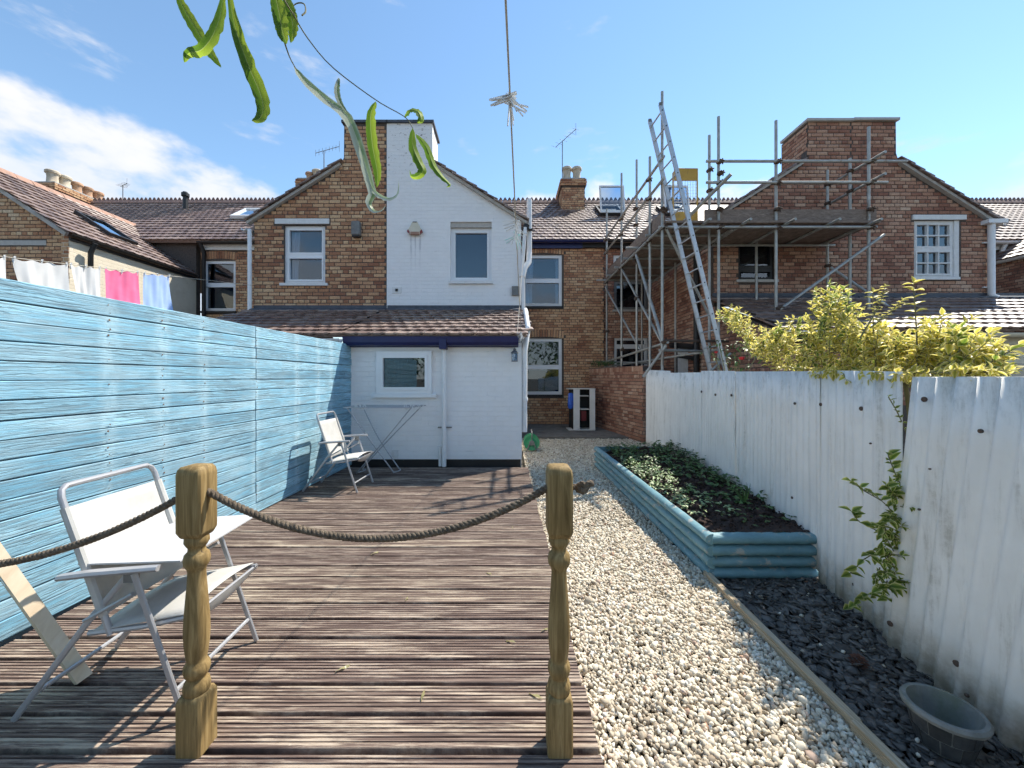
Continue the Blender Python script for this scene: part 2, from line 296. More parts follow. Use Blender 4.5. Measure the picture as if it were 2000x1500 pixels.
class MB:
    def __init__(s): s.v = []; s.f = []
    def add(s, vs, fs):
        k = len(s.v); s.v += [tuple(v) for v in vs]; s.f += [tuple(i + k for i in f) for f in fs]; return s
    def hexa(s, p): return s.add(p, [(0, 3, 2, 1), (4, 5, 6, 7), (0, 1, 5, 4), (1, 2, 6, 5), (2, 3, 7, 6), (3, 0, 4, 7)])
    def box(s, c, d, R=None):
        h = [x / 2 for x in d]; R = R or Matrix.Identity(3); c = V(c)
        return s.hexa([c + R @ V((x * h[0], y * h[1], z * h[2])) for z in (-1, 1) for x, y in ((-1, -1), (1, -1), (1, 1), (-1, 1))])
    def cbox(s, c, d, ch, R=None):                       # box with chamfered vertical and top edges
        R = R or Matrix.Identity(3); c = V(c); x, y, z = (k / 2 for k in d); e = ch
        def ring(X, Y, Z, E): return [c + R @ V(q + (Z,)) for q in ((-X + E, -Y), (X - E, -Y), (X, -Y + E), (X, Y - E), (X - E, Y), (-X + E, Y), (-X, Y - E), (-X, -Y + E))]
        return s.loft([ring(x - e, y - e, -z, e * .6), ring(x, y, -z + e, e), ring(x, y, z - e, e), ring(x - e, y - e, z, e * .6)], True)
    def loft(s, rings, cap=True, closed=True):
        k = len(s.v); n = len(rings[0])
        for r in rings: s.v += [tuple(q) for q in r]
        for i in range(len(rings) - 1):
            for j in range(n if closed else n - 1):
                a = k + i * n + j; b = k + i * n + (j + 1) % n
                s.f.append((a, b, b + n, a + n))
        if cap:
            s.f.append(tuple(k + j for j in reversed(range(n)))); s.f.append(tuple(k + (len(rings) - 1) * n + j for j in range(n)))
        return s
    def tube(s, pts, r, n=8, cap=True, flat=1.0):
        pts = [V(p) for p in pts]; rs = r if isinstance(r, (list, tuple)) else [r] * len(pts); rings = []; up = None
        for i, p in enumerate(pts):
            t = (pts[min(i + 1, len(pts) - 1)] - pts[max(i - 1, 0)]).normalized()
            if up is None: up = V((0, 0, 1)) if abs(t.z) < .9 else V((1, 0, 0))
            a = t.cross(up).normalized(); b = a.cross(t).normalized(); up = b
            rings.append([p + (a * math.cos(q) * flat + b * math.sin(q)) * rs[i] for q in (2 * math.pi * j / n for j in range(n))])
        return s.loft(rings, cap)
    def bar(s, a, b, w_, h_, up=V((0, 0, 1))):           # rectangular bar between two points
        a, b = V(a), V(b); t = (b - a).normalized(); x = t.cross(up).normalized(); y = x.cross(t)
        q = [(-.5, -.5), (.5, -.5), (.5, .5), (-.5, .5)]
        return s.hexa([a + x * i * w_ + y * j * h_ for i, j in q] + [b + x * i * w_ + y * j * h_ for i, j in q])
    def lathe(s, c, prof, n=24, cap=True):
        c = V(c); return s.loft([[c + V((r * math.cos(2 * math.pi * j / n), r * math.sin(2 * math.pi * j / n), z)) for j in range(n)] for r, z in prof], cap)
    def build(s, name, m, parent=None, smooth=False, local=False, kind=None, cols=None):
        o = V((0, 0, 0)) if local or parent is None else OFF.get(parent.name, V((0, 0, 0)))
        me = bpy.data.meshes.new(name); me.from_pydata([(a - o.x, b - o.y, c - o.z) for a, b, c in s.v], [], s.f)
        if smooth:
            me.polygons.foreach_set('use_smooth', [True] * len(me.polygons))
            if smooth != 'all': me.set_sharp_from_angle(angle=math.radians(40))
        if cols is not None:
            at_ = me.color_attributes.new('Col', 'FLOAT_COLOR', 'POINT'); at_.data.foreach_set('color', np.array(cols, dtype=np.float32).ravel())
        me.materials.append(m); ob = link(name, me, parent); OFF[ob.name] = o
        if kind: ob['kind'] = kind
        return ob
def fast_mesh(name, verts, quads_or_tris, m, parent=None, smooth=False):
    """numpy arrays -> one mesh object"""
    me = bpy.data.meshes.new(name); nv = len(verts); nf, k = quads_or_tris.shape
    me.vertices.add(nv); me.vertices.foreach_set('co', verts.astype(np.float32).ravel())
    me.loops.add(nf * k); me.loops.foreach_set('vertex_index', quads_or_tris.astype(np.int32).ravel())
    me.polygons.add(nf); me.polygons.foreach_set('loop_start', np.arange(0, nf * k, k, dtype=np.int32))
    me.update(calc_edges=True); me.validate()
    if smooth: me.polygons.foreach_set('use_smooth', [True] * nf)
    me.materials.append(m); return link(name, me, parent)
def curve(pts, n=24):
    """Catmull-Rom through points"""
    P = [V(p) for p in pts]; P = [P[0] * 2 - P[1]] + P + [P[-1] * 2 - P[-2]]; out = []
    seg = len(P) - 3
    for k in range(n + 1):
        u = k / n * seg; i = min(int(u), seg - 1); t = u - i; a, b, c, d = P[i:i + 4]
        out.append(.5 * ((2 * b) + (c - a) * t + (2 * a - 5 * b + 4 * c - d) * t * t + (3 * b - a - 3 * c + d) * t ** 3))
    return out
# ------------------------------------------------------------------ buildings: tools
class Pl:
    """vertical plane through O with outward normal n; u runs along it"""
    def __init__(s, O, n): s.O = V(O); s.n = V(n).normalized(); s.u = V((-s.n.y, s.n.x, 0))
    def T(s, U, Z, d=0.0): return s.O + s.u * U + V((0, 0, Z)) + s.n * d
    def hexa(s, mb, ua, ub, za, zb, d0, d1, zc=None, ze=None):
        z1 = zb if zc is None else zc; z2 = zb if ze is None else ze
        mb.hexa([s.T(ua, za, d1), s.T(ub, za, d1), s.T(ub, za, d0), s.T(ua, za, d0), s.T(ua, z1, d1), s.T(ub, z2, d1), s.T(ub, z2, d0), s.T(ua, z1, d0)])
        return mb
def interp(top, u):
    for (a, za), (b, zb) in zip(top, top[1:]):
        if a <= u <= b: return za + (zb - za) * ((u - a) / (b - a) if b > a else 0)
    return top[0][1] if u < top[0][0] else top[-1][1]
def brick_base(L, H=.0625):
    mb = MB(); e = .005; x, z = L / 2, H / 2
    mb.v = [(-x, .012, -z), (x, .012, -z), (x, .012, z), (-x, .012, z), (-x, -.003, -z), (x, -.003, -z), (x, -.003, z), (-x, -.003, z),
            (-x + e, -.008, -z + e), (x - e, -.008, -z + e), (x - e, -.008, z - e), (-x + e, -.008, z - e)]
    mb.f = [(8, 9, 10, 11), (4, 5, 9, 8), (5, 6, 10, 9), (6, 7, 11, 10), (7, 4, 8, 11), (0, 1, 5, 4), (1, 2, 6, 5), (2, 3, 7, 6), (3, 0, 4, 7)]
    return mb
def tile_base(W=.20, L=.30):
    prof = [(0, .005), (.10, .001), (.5, 0), (.60, .002), (.70, .008), (.80, .0105), (.90, .008), (1, .005)]
    mb = MB(); n = len(prof)
    for (l, lift) in ((0, .036), (L, .006)):
        for t, h in prof: mb.v.append(((t - .5) * W, l, lift + h))
    for t, h in prof: mb.v.append(((t - .5) * W, .002, lift_low(h)))
    for i in range(n - 1):
        mb.f.append((i, i + 1, n + i + 1, n + i)); mb.f.append((2 * n + i, 2 * n + i + 1, i + 1, i))
    return mb
def lift_low(h): return .008 + h
class House:
    def __init__(s, name, label, loc, brick='brick'):
        s.root = thing(name, label, 'house', loc); s.pieces = []; s.bm = M[brick]
    def piece(s, kind, base, parent, X, Y, Z, p, sx=1.0, sz=1.0): s.pieces.append((kind, base, parent, X, Y, Z, p, sx, sz))
    def wall(s, name, pl, u0, u1, top, z0, holes=(), m=None, thick=.15, parent=None):
        mb = MB(); us = sorted({u0, u1, *[h for q in holes for h in q[:2]], *[t[0] for t in top if u0 < t[0] < u1]})
        for a, b in zip(us, us[1:]):
            if b - a < 1e-5: continue
            mid = (a + b) / 2; zs = z0
            for h in sorted([h for h in holes if h[0] < mid < h[1]], key=lambda h: h[2]):
                if h[2] > zs: pl.hexa(mb, a, b, zs, h[2], -thick, 0)
                zs = h[3]
            pl.hexa(mb, a, b, zs, 0, -thick, 0, interp(top, a + 1e-6), interp(top, b - 1e-6))
        return mb.build(name, m or M['mortar'], parent or s.root)
    def bricks(s, wl, pl, u0, u1, top, z0, holes=(), arches=(), course=.075, start=0):
        holes = list(holes)
        for (a, b, z) in arches:                                 # soldier-course arch over an opening
            n = max(6, round((b - a + .12) / .076)); w0 = a - .06; st = (b - a + .12) / n
            for i in range(n):
                c = w0 + (i + .5) * st; q = (i + .5) / n * 2 - 1; rise = .05 * (1 - q * q); ang = q * .10
                X = (pl.u * math.cos(ang) + V((0, 0, -math.sin(ang)))); Zv = (pl.u * math.sin(ang) + V((0, 0, math.cos(ang))))
                s.piece('brick', 'soldier', wl, X, -pl.n, Zv, pl.T(c, z + .105 + rise, .002))
            holes.append((w0, w0 + n * st, z, z + .225))
        z = z0 + .004; k = start; zt = max(t[1] for t in top)
        while z < zt - .06:
            header = k % 4 == 3; md = .1125 if header else .225; L = md - .0135
            u = math.floor(u0 / .225) * .225 - .225 + (.1125 if k % 2 else 0) + (.056 if header else 0)
            while u < u1:
                segs = [(max(u, u0), min(u + L, u1))]
                for h in holes:
                    if h[2] - .005 < z + .033 < h[3] + .005:
                        ns = []
                        for a, b in segs:
                            if b <= h[0] or a >= h[1]: ns.append((a, b))
                            else:
                                if a < h[0]: ns.append((a, h[0] - .002))
                                if b > h[1]: ns.append((h[1] + .002, b))
                        segs = ns
                for a, b in segs:
                    while b - a > .035 and interp(top, a) < z + .066: a += .02
                    while b - a > .035 and interp(top, b) < z + .066: b -= .02
                    if b - a < .035: continue
                    base = 'header' if b - a < .13 else 'stretcher'
                    ln = .099 if base == 'header' else .2115
                    s.piece('brick', base, wl, pl.u, -pl.n, V((0, 0, 1)), pl.T((a + b) / 2, z + .033 + random.uniform(-.0015, .0015), random.uniform(-.003, .003)), (b - a) / ln)
                u += md
            z += course; k += 1
    def roof(s, name, E, u, sv, U, S, inside=None, tiles=True, gauge=.255, tw=.205, thick=.08, poly=None):
        u, sv, E = V(u).normalized(), V(sv).normalized(), V(E); n = u.cross(sv); mb = MB()
        q = poly or [(U[0], 0), (U[1], 0), (U[1], S), (U[0], S)]
        mb.loft([[E + u * a + sv * b - n * thick for a, b in q], [E + u * a + sv * b for a, b in q]])
        ro = mb.build(name, M['tile'], s.root)
        if tiles:
            r = 0; b = -.03
            while b < S - .1:
                a = U[0] + (tw / 2 if r % 2 else 0)
                while a < U[1] + .02:
                    if inside is None or inside(a, b):
                        j = random.uniform(-.004, .004)
                        s.piece('roof_tile', 'tile', ro, u, (sv + n * random.uniform(-.012, .012)).normalized(), n, E + u * (a + j) + sv * (b + j) + n * .003, tw / .205)
                    a += tw
                b += gauge; r += 1
        return ro
    def window(s, pl, ua, ub, za, zb, style='single', split=.5, fw=.055, m='upvc', sill=None, curtain=False, dep=.05, sillm='upvc', lab=None):
        mb = MB(); d0, d1 = -dep - .06, -dep
        pl.hexa(mb, ua, ua + fw, za, zb, d0, d1); pl.hexa(mb, ub - fw, ub, za, zb, d0, d1)
        pl.hexa(mb, ua + fw, ub - fw, za, za + fw, d0, d1); pl.hexa(mb, ua + fw, ub - fw, zb - fw, zb, d0, d1)
        panes = []; ia, ib, ja, jb = ua + fw, ub - fw, za + fw, zb - fw
        def sash(a, b, c, d, w_, dd=.012):
            for (q, r, t, v) in ((a, a + w_, c, d), (b - w_, b, c, d), (a + w_, b - w_, c, c + w_), (a + w_, b - w_, d - w_, d)): pl.hexa(mb, q, r, t, v, d0 + .01, d1 + dd)
            return a + w_, b - w_, c + w_, d - w_
        if style == 'single': panes.append(sash(ia, ib, ja, jb, .04))
        else:
            zm = za + (zb - za) * split; pl.hexa(mb, ia, ib, zm - .03, zm + .03, d0, d1 + .004)
            for dd, (c, d) in ((.014, (ja, zm - .03)), (.008, (zm + .03, jb))):
                p = sash(ia, ib, c, d, .032, dd)
                if style == 'georgian':
                    a, b, c2, d2 = p; t = .024; cw = (b - a) / 3; ch = (d2 - c2) / 2
                    for k in (1, 2): pl.hexa(mb, a + cw * k - t / 2, a + cw * k + t / 2, c2, d2, d0 + .012, d1 + .010)
                    for k in range(3): pl.hexa(mb, a + cw * k + (t / 2 if k else 0), a + cw * (k + 1) - (t / 2 if k < 2 else 0), c2 + ch - t / 2, c2 + ch + t / 2, d0 + .012, d1 + .010)
                    for k in range(3):
                        for r in range(2):
                            panes.append((a + cw * k + (t / 2 if k else 0), a + cw * (k + 1) - (t / 2 if k < 2 else 0), c2 + ch * r + (t / 2 if r else 0), c2 + ch * (r + 1) - (t / 2 if r < 1 else 0)))
                else: panes.append(p)
        wo = mb.build('window', M[m], s.root)
        if lab: wo['label'] = lab
        for p in panes:
            pl.hexa(MB(), p[0] - .003, p[1] + .003, p[2] - .003, p[3] + .003, d0 + .018, d0 + .022).build('pane', M['glass'], wo)
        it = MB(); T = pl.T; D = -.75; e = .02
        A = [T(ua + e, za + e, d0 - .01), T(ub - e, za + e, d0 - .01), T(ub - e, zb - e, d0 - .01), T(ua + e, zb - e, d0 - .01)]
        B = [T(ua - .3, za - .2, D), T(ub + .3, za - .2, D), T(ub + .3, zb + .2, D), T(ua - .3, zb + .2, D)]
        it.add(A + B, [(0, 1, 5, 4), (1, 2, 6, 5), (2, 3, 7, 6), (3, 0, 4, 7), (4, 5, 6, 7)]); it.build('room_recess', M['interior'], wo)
        if curtain:
            for a, b, sgn in ((ua + fw, ua + fw + (ub - ua) * .24, 1), (ub - fw - (ub - ua) * .10, ub - fw, -1)):
                cm = MB(); N = 20; vs = []
                for k in range(N + 1):
                    for zz in (za + .02, zb - .02):
                        t = k / N; tilt = (zb - zz) / (zb - za) * .06 * sgn
                        vs.append(pl.T(a + (b - a) * t - tilt * t, zz, d0 - .06 + .018 * math.sin(t * 26)))
                cm.add(vs, [(2 * k, 2 * k + 2, 2 * k + 3, 2 * k + 1) for k in range(N)]); cm.build('curtain', M['white_cotton'], wo, True)
        if sill:
            pl.hexa(MB(), ua - sill, ub + sill, za - .055, za - .002, -.10, .055).build('sill', M[sillm], wo)
        return wo
    def box(s, name, pl, ua, ub, za, zb, d0, d1, m, parent=None): return pl.hexa(MB(), ua, ub, za, zb, d0, d1).build(name, M[m], parent or s.root)
    def tube(s, name, pts, r, m, parent=None, n=10): return MB().tube(pts, r, n).build(name, M[m], parent or s.root, True)
def bases():
    out = {}
    so_ = brick_base(.215); so_.v = [(z, y, x) for x, y, z in so_.v]; so_.f = [tuple(reversed(f)) for f in so_.f]
    for k, b in (('stretcher', brick_base(.2115)), ('header', brick_base(.099)), ('soldier', so_), ('tile', tile_base())): out[k] = b
    return out
BASES = bases()
def occluders():
    from mathutils.bvhtree import BVHTree
    bpy.context.view_layer.update(); vs, fs, k = [], [], 0
    for o in bpy.data.objects:
        if o.type != 'MESH' or len(o.data.vertices) > 3000 or o.name.startswith(('leaf', 'pane', 'mosaic', 'deck_board', 'clothes')): continue
        mw = o.matrix_world; vs += [mw @ v.co for v in o.data.vertices]; fs += [tuple(i + k for i in p.vertices) for p in o.data.polygons]; k = len(vs)
    return BVHTree.FromPolygons(vs, fs)
def finish_houses(houses):
    eye = V((0, 0, EYE)); cache = {}; bvh = occluders()
    for h in houses:
        kinds = {}
        for p in h.pieces: kinds.setdefault(p[0], []).append(p)
        for kind, ps in kinds.items():
            m = h.bm if kind == 'brick' else M['tile']; sc_ = []
            for p in ps:
                c = p[6] + p[4] * (-.02 if kind == 'brick' else .12) + p[5] * (0 if kind == 'brick' else .03)
                x, y = px(c); vis = -20 < x < 2020 and -20 < y < 1520; d = c - eye; L = d.length
                nrm = -p[4] if kind == 'brick' else p[5]; cs = abs(d.normalized().dot(nrm))
                if vis:
                    vis = bvh.ray_cast(eye, d.normalized(), L - .05)[0] is None
                sc_.append((cs / L ** 2 * p[7] * (1 if p[1] != 'header' else .5)) * (1 if vis else 1e-6))
            order = sorted(range(len(ps)), key=lambda i: -sc_[i]); vs = []; fs = []; nv = 0
            for rank, i in enumerate(order):
                _, base, par, X, Y, Z, p, sx, sz = ps[i]
                R = Matrix((X * sx, Y, Z * sz)).transposed()
                if rank < 296 and sc_[i] > 1e-5:
                    key = (base, m.name)
                    if key not in cache:
                        me = bpy.data.meshes.new(kind); me.from_pydata(BASES[base].v, [], BASES[base].f); me.materials.append(m); cache[key] = me
                    o = bpy.data.objects.new(kind, cache[key]); COL.objects.link(o); o.parent = par
                    o.matrix_basis = Matrix.Translation(p - OFF[par.name]) @ R.to_4x4()
                else:
                    A = np.array(BASES[base].v) @ np.array(R).T + np.array(p - OFF[h.root.name])
                    f = BASES[base].f; vs.append(A); fs += [tuple(k + nv for k in q) for q in f]; nv += len(A)
            if vs:
                o = fast_mesh('brickwork' if kind == 'brick' else 'tiling', np.concatenate(vs), np.array(fs), m, h.root); o['kind'] = 'stuff'
def ridge(h, a, b, name='ridge', m='ridge', teeth=True, r=.11):
    a, b = V(a), V(b); t = (b - a); L = t.length; t.normalize(); side = t.cross(V((0, 0, 1))).normalized(); up = side.cross(t); mb = MB()
    prof = [(-1.25, -.75), (-.8, -.05), (-.3, .42), (.3, .42), (.8, -.05), (1.25, -.75)]; n = max(1, int(L / .31))
    for i in range(n):
        p = a + t * (L * i / n); q = a + t * (L * (i + 1) / n - .012); k = 1 + .04 * (i % 2)
        mb.loft([[x + side * c * r * k + up * d * r * k for c, d in prof] for x in (p, q)])
        if teeth:
            for j in range(2):
                c = a + t * (L * (i + .25 + .5 * j) / n) + up * r * .38; wv = t * .085
                mb.hexa([c - wv - side * .014, c + wv - side * .014, c + wv + side * .014, c - wv + side * .014,
                         c - wv * .25 - side * .012 + up * .125, c + wv * .25 - side * .012 + up * .125, c + wv * .25 + side * .012 + up * .125, c - wv * .25 + side * .012 + up * .125])
    return mb.build(name, M[m], h.root)
def verge(h, name, a, b, y, flip=1):
    """stepped verge tiles with a mortar bed along a gable slope from a=(x,z) up to b, front at depth y; one child each"""
    a, b = V((a[0], y, a[1])), V((b[0], y, b[1])); t = (b - a); L = t.length; t.normalize(); up = V((-t.z, 0, t.x)) if t.x > 0 else V((t.z, 0, -t.x)); n = int(L / .25)
    MB().bar(a + up * -.02 + V((0, .03, 0)), b + up * -.02 + V((0, .03, 0)), .10, .05, up).build(name + '_mortar', M['stone'], h.root)
    for i in range(n + 1):
        p = a + t * (L * i / (n + 1)); q = p + t * .32; mb = MB()
        mb.bar(p + up * .045 + V((0, .05, 0)), q + up * .012 + V((0, .05, 0)), .24, .022, up); mb.build(name, M['tile'], h.root)
def pot(h, par, c, r, hgt, m):
    MB().lathe(c, [(r * 1.05, 0), (r * 1.02, .05), (r * .88, .09), (r * .82, hgt * .55), (r * .9, hgt * .75), (r * 1.12, hgt * .8), (r * 1.14, hgt * .93), (r * .98, hgt), (r * .74, hgt), (r * .7, hgt - .1)], 18).build('chimney_pot', M[m], par, True)
def aerial(h, par, base, hgt, boom, n=9, span=.35):
    mb = MB(); base = V(base); top = base + V((0, 0, hgt)); mb.tube([base, top], .016, 6); boom = V(boom); a = top - boom * .35; b = top + boom * .65; mb.tube([a, b], .011, 5)
    side = boom.cross(V((0, 0, 1))).normalized()
    for i in range(n):
        c = a.lerp(b, i / (n - 1)); k = span * (1 - .05 * i) / 2
        mb.tube([c - side * k, c + side * k], .005, 4)
    mb.tube([b + V((0, 0, -.2)), b + V((0, 0, .2))], .006, 4)
    mb.build('tv_aerial', M['grey'], par)
def stack(h, x0, x1, y0, y1, z0, z1, m_brick=True, corbel=True):
    """free-standing brick chimney stack with bricks on the front and the left side"""
    mb = MB(); mb.box(((x0 + x1) / 2, (y0 + y1) / 2, (z0 + z1) / 2), (x1 - x0, y1 - y0, z1 - z0)); st = mb.build('chimney', M['mortar'], h.root)
    f = Pl((0, y0, 0), (0, -1, 0)); zc = z1 - (.23 if corbel else 0)
    h.bricks(st, f, x0, x1, [(x0, zc), (x1, zc)], z0)
    side = -1 if x0 > 0 else 1
    sp = Pl((x0 if side < 0 else x1, 0, 0), (side, 0, 0)); ua, ub = (-y1, -y0) if side < 0 else (y0, y1)
    h.bricks(st, sp, ua, ub, [(ua, zc), (ub, zc)], z0)
    if corbel:
        MB().box(((x0 + x1) / 2, (y0 + y1) / 2, z1 - .11), (x1 - x0 + .09, y1 - y0 + .09, .24)).build('chimney_cap', M['mortar'], st)
        for k in range(3):
            e = .05 + .012 * (k % 2); z = z1 - .222 + .075 * k
            h.bricks(st, Pl((0, y0 - e, 0), (0, -1, 0)), x0 - e, x1 + e, [(x0 - e, z + .076), (x1 + e, z + .076)], z, start=k + 4)
            sp2 = Pl((x0 - e if side < 0 else x1 + e, 0, 0), (side, 0, 0)); h.bricks(st, sp2, ua - e, ub + e, [(ua - e, z + .076), (ub + e, z + .076)], z, start=k + 4)
        MB().box(((x0 + x1) / 2, (y0 + y1) / 2, z1 + .03), (x1 - x0 + .02, y1 - y0 + .02, .06)).build('flaunching', M['stone'], st)
    return st
# ------------------------------------------------------------------ buildings
GY, RY = 7.8, 11.0                                     # depth of the rear wings' gables, depth of the terrace's rear wall
FR = Pl((0, GY, 0), (0, -1, 0)); RR = Pl((0, RY, 0), (0, -1, 0))
EAVE = (10.82, 5.22); RIDGE = (14.2, 7.78)
SV = V((0, RIDGE[0] - EAVE[0], RIDGE[1] - EAVE[1])); SL = SV.length
HA = House('terraced_house', 'cream painted terraced house with brick end gable at the far left', (-11.6, 9, 0))
HB = House('terraced_house', 'buff brick terraced house left of the white painted gable', (-4, 9, 0))
HC = House('terraced_house', 'white painted terraced house with navy gutter and lean-to behind the decking', (-1, 8.5, 0))
HD = House('terraced_house', 'brick terraced house wrapped in scaffolding', (5.5, 8.5, 0), 'brick_red')
HE = House('terraced_house', 'red-brown brick house with a small-paned white window', (8.5, 8.5, 0), 'brick_red')
HF = House('terraced_house', 'house at the right edge with white gutter and sunlit tiles', (14, 9.5, 0), 'brick_red')
def main_roof(h, x0, x1, tiles=True, u0=None, u1=None):
    E = V((0, EAVE[0], EAVE[1])); r = h.roof('main_roof', E, (1, 0, 0), SV, (x0, x1), SL, None if u0 is None else (lambda a, b: u0 <= a <= u1), tiles)
    MB().hexa([(x0, RIDGE[0], RIDGE[1] - .05), (x1, RIDGE[0], RIDGE[1] - .05), (x1, 17.6, 5.2), (x0, 17.6, 5.2), (x0, RIDGE[0], RIDGE[1]), (x1, RIDGE[0], RIDGE[1]), (x1, 17.6, 5.3), (x0, 17.6, 5.3)]).build('rear_roof_slope', M['tile'], h.root)
    ridge(h, (x0, RIDGE[0], RIDGE[1] + .05), (x1, RIDGE[0], RIDGE[1] + .05)); return r
def gutter(h, a, b, m='black', r=.055, name='gutter', parent=None):
    a, b = V(a), V(b); t = (b - a).normalized(); s_ = t.cross(V((0, 0, 1))).normalized(); mb = MB(); N = 8
    ring = [(math.cos(math.pi * k / N + math.pi), math.sin(math.pi * k / N + math.pi)) for k in range(N + 1)]
    prof = [(c * r, s * r) for c, s in ring] + [(c * r * .86, s * r * .86) for c, s in reversed(ring)]
    mb.loft([[p + s_ * c + V((0, 0, 1)) * d for c, d in prof] for p in (a, b)]); return mb.build(name, M[m], parent or h.root)
# --- A
def house_A():
    h = HA; X0, XR, E0, RZ = -8.9, -11.6, 4.27, 6.05
    top = [(-14.3, E0), (XR, RZ), (X0, E0)]
    g = h.wall('gable_wall', FR, -14.3, X0 - .15, top, 0); h.bricks(g, FR, -11.2, X0, top, 2.2, holes=[(-10.75, -9.35, 4.02, 4.12)])
    h.box('lintel', FR, -10.75, -9.35, 4.02, 4.12, -.05, .012, 'stone')
    sp = Pl((X0, 0, 0), (1, 0, 0)); h.wall('side_wall', sp, GY, RY, [(GY, E0), (RY, E0)], 0, m=M['cream_brick'])
    sv = V((XR - X0 - .10, 0, RZ - E0 + .03)); Es = V((X0 + .10, GY - .08, E0 - .02)); L = sv.length
    slope = (RIDGE[1] - EAVE[1]) / (RIDGE[0] - EAVE[0])
    def ins(a, b):
        z = Es.z + sv.normalized().z * b; y = Es.y + a
        return y < max(RY - .15, EAVE[0] + (z - EAVE[1]) / slope) + .12
    h.roof('wing_roof', Es, (0, 1, 0), sv, (0, 4.6), L, ins, poly=[(0, 0), (3.25, 0), (3.25, L * .5), (4.5, L), (0, L)])
    sv2 = V((-2.7, 0, RZ - E0)); MB().hexa([(-14.45, GY - .08, E0 - .1), (XR, GY - .08, RZ - .06), (XR, 12.2, RZ - .06), (-14.45, 12.2, E0 - .1), (-14.45, GY - .08, E0), (XR, GY - .08, RZ), (XR, 12.2, RZ), (-14.45, 12.2, E0)]).build('far_roof_slope', M['tile'], h.root)
    ridge(h, (XR, GY - .08, RZ + .03), (XR, 12.2, RZ + .03), 'wing_ridge', 'orange_ridge', False, .12)
    MB().bar((X0 + .03, GY - .06, E0 - .05), (XR + .1, GY - .06, RZ - .06), .06, .07, V((0, 0, 1))).build('verge_mortar', M['stone'], h.root)
    gutter(h, (X0 + .09, GY - .05, E0 - .03), (X0 + .09, RY - .1, E0 - .03), 'black', .045)
    h.box('fascia', sp, GY, RY - .02, E0 - .14, E0 - .05, 0, .03, 'black')
    h.tube('downpipe', [(X0 + .2, 8.12, E0 - .1), (X0 + .1, 8.12, E0 - .3), (X0 + .07, 8.12, 0)], .045, 'black')
    # roof light in the slope
    n = V((0, 1, 0)).cross(sv.normalized()); s_ = sv.normalized(); c0 = Es + V((0, 1.35, 0)) + s_ * .75 + n * .05; mb = MB()
    for a, b, c_, d in ((0, .06, 0, 1.0), (.64, .70, 0, 1.0), (.06, .64, 0, .06), (.06, .64, .94, 1.0)):
        mb.hexa([c0 + V((0, x, 0)) + s_ * y + n * z for z in (0, .07) for x, y in ((a, c_), (b, c_), (b, d), (a, d))])
    ro = mb.build('roof_window', M['black'], h.root)
    MB().hexa([c0 + V((0, x, 0)) + s_ * y + n * z for z in (.02, .03) for x, y in ((.06, .06), (.64, .06), (.64, .94), (.06, .94))]).build('pane', M['glass'], ro)
    h.wall('rear_wall', RR, -15, X0, [(-15, 5.2), (X0, 5.2)], 0); main_roof(h, -19.5, X0, True, -16.5, X0)
    st = stack(h, -16.0, -15.3, 13.0, 14.85, 6.6, 7.92)
    for i, (y, m, r) in enumerate(((13.2, 'pot_cream', .17), (13.55, 'pot_cream', .18), (13.95, 'pot_orange', .15), (14.3, 'pot_orange', .155), (14.66, 'pot_orange', .16))): pot(h, st, (-15.62, y, 7.95), r, .46 + .03 * (i < 2), m)
    aerial(h, st, (-15.6, 15.6, 8.0), 1.15, (0.5, -.25, 0), 7, .3)
house_A()
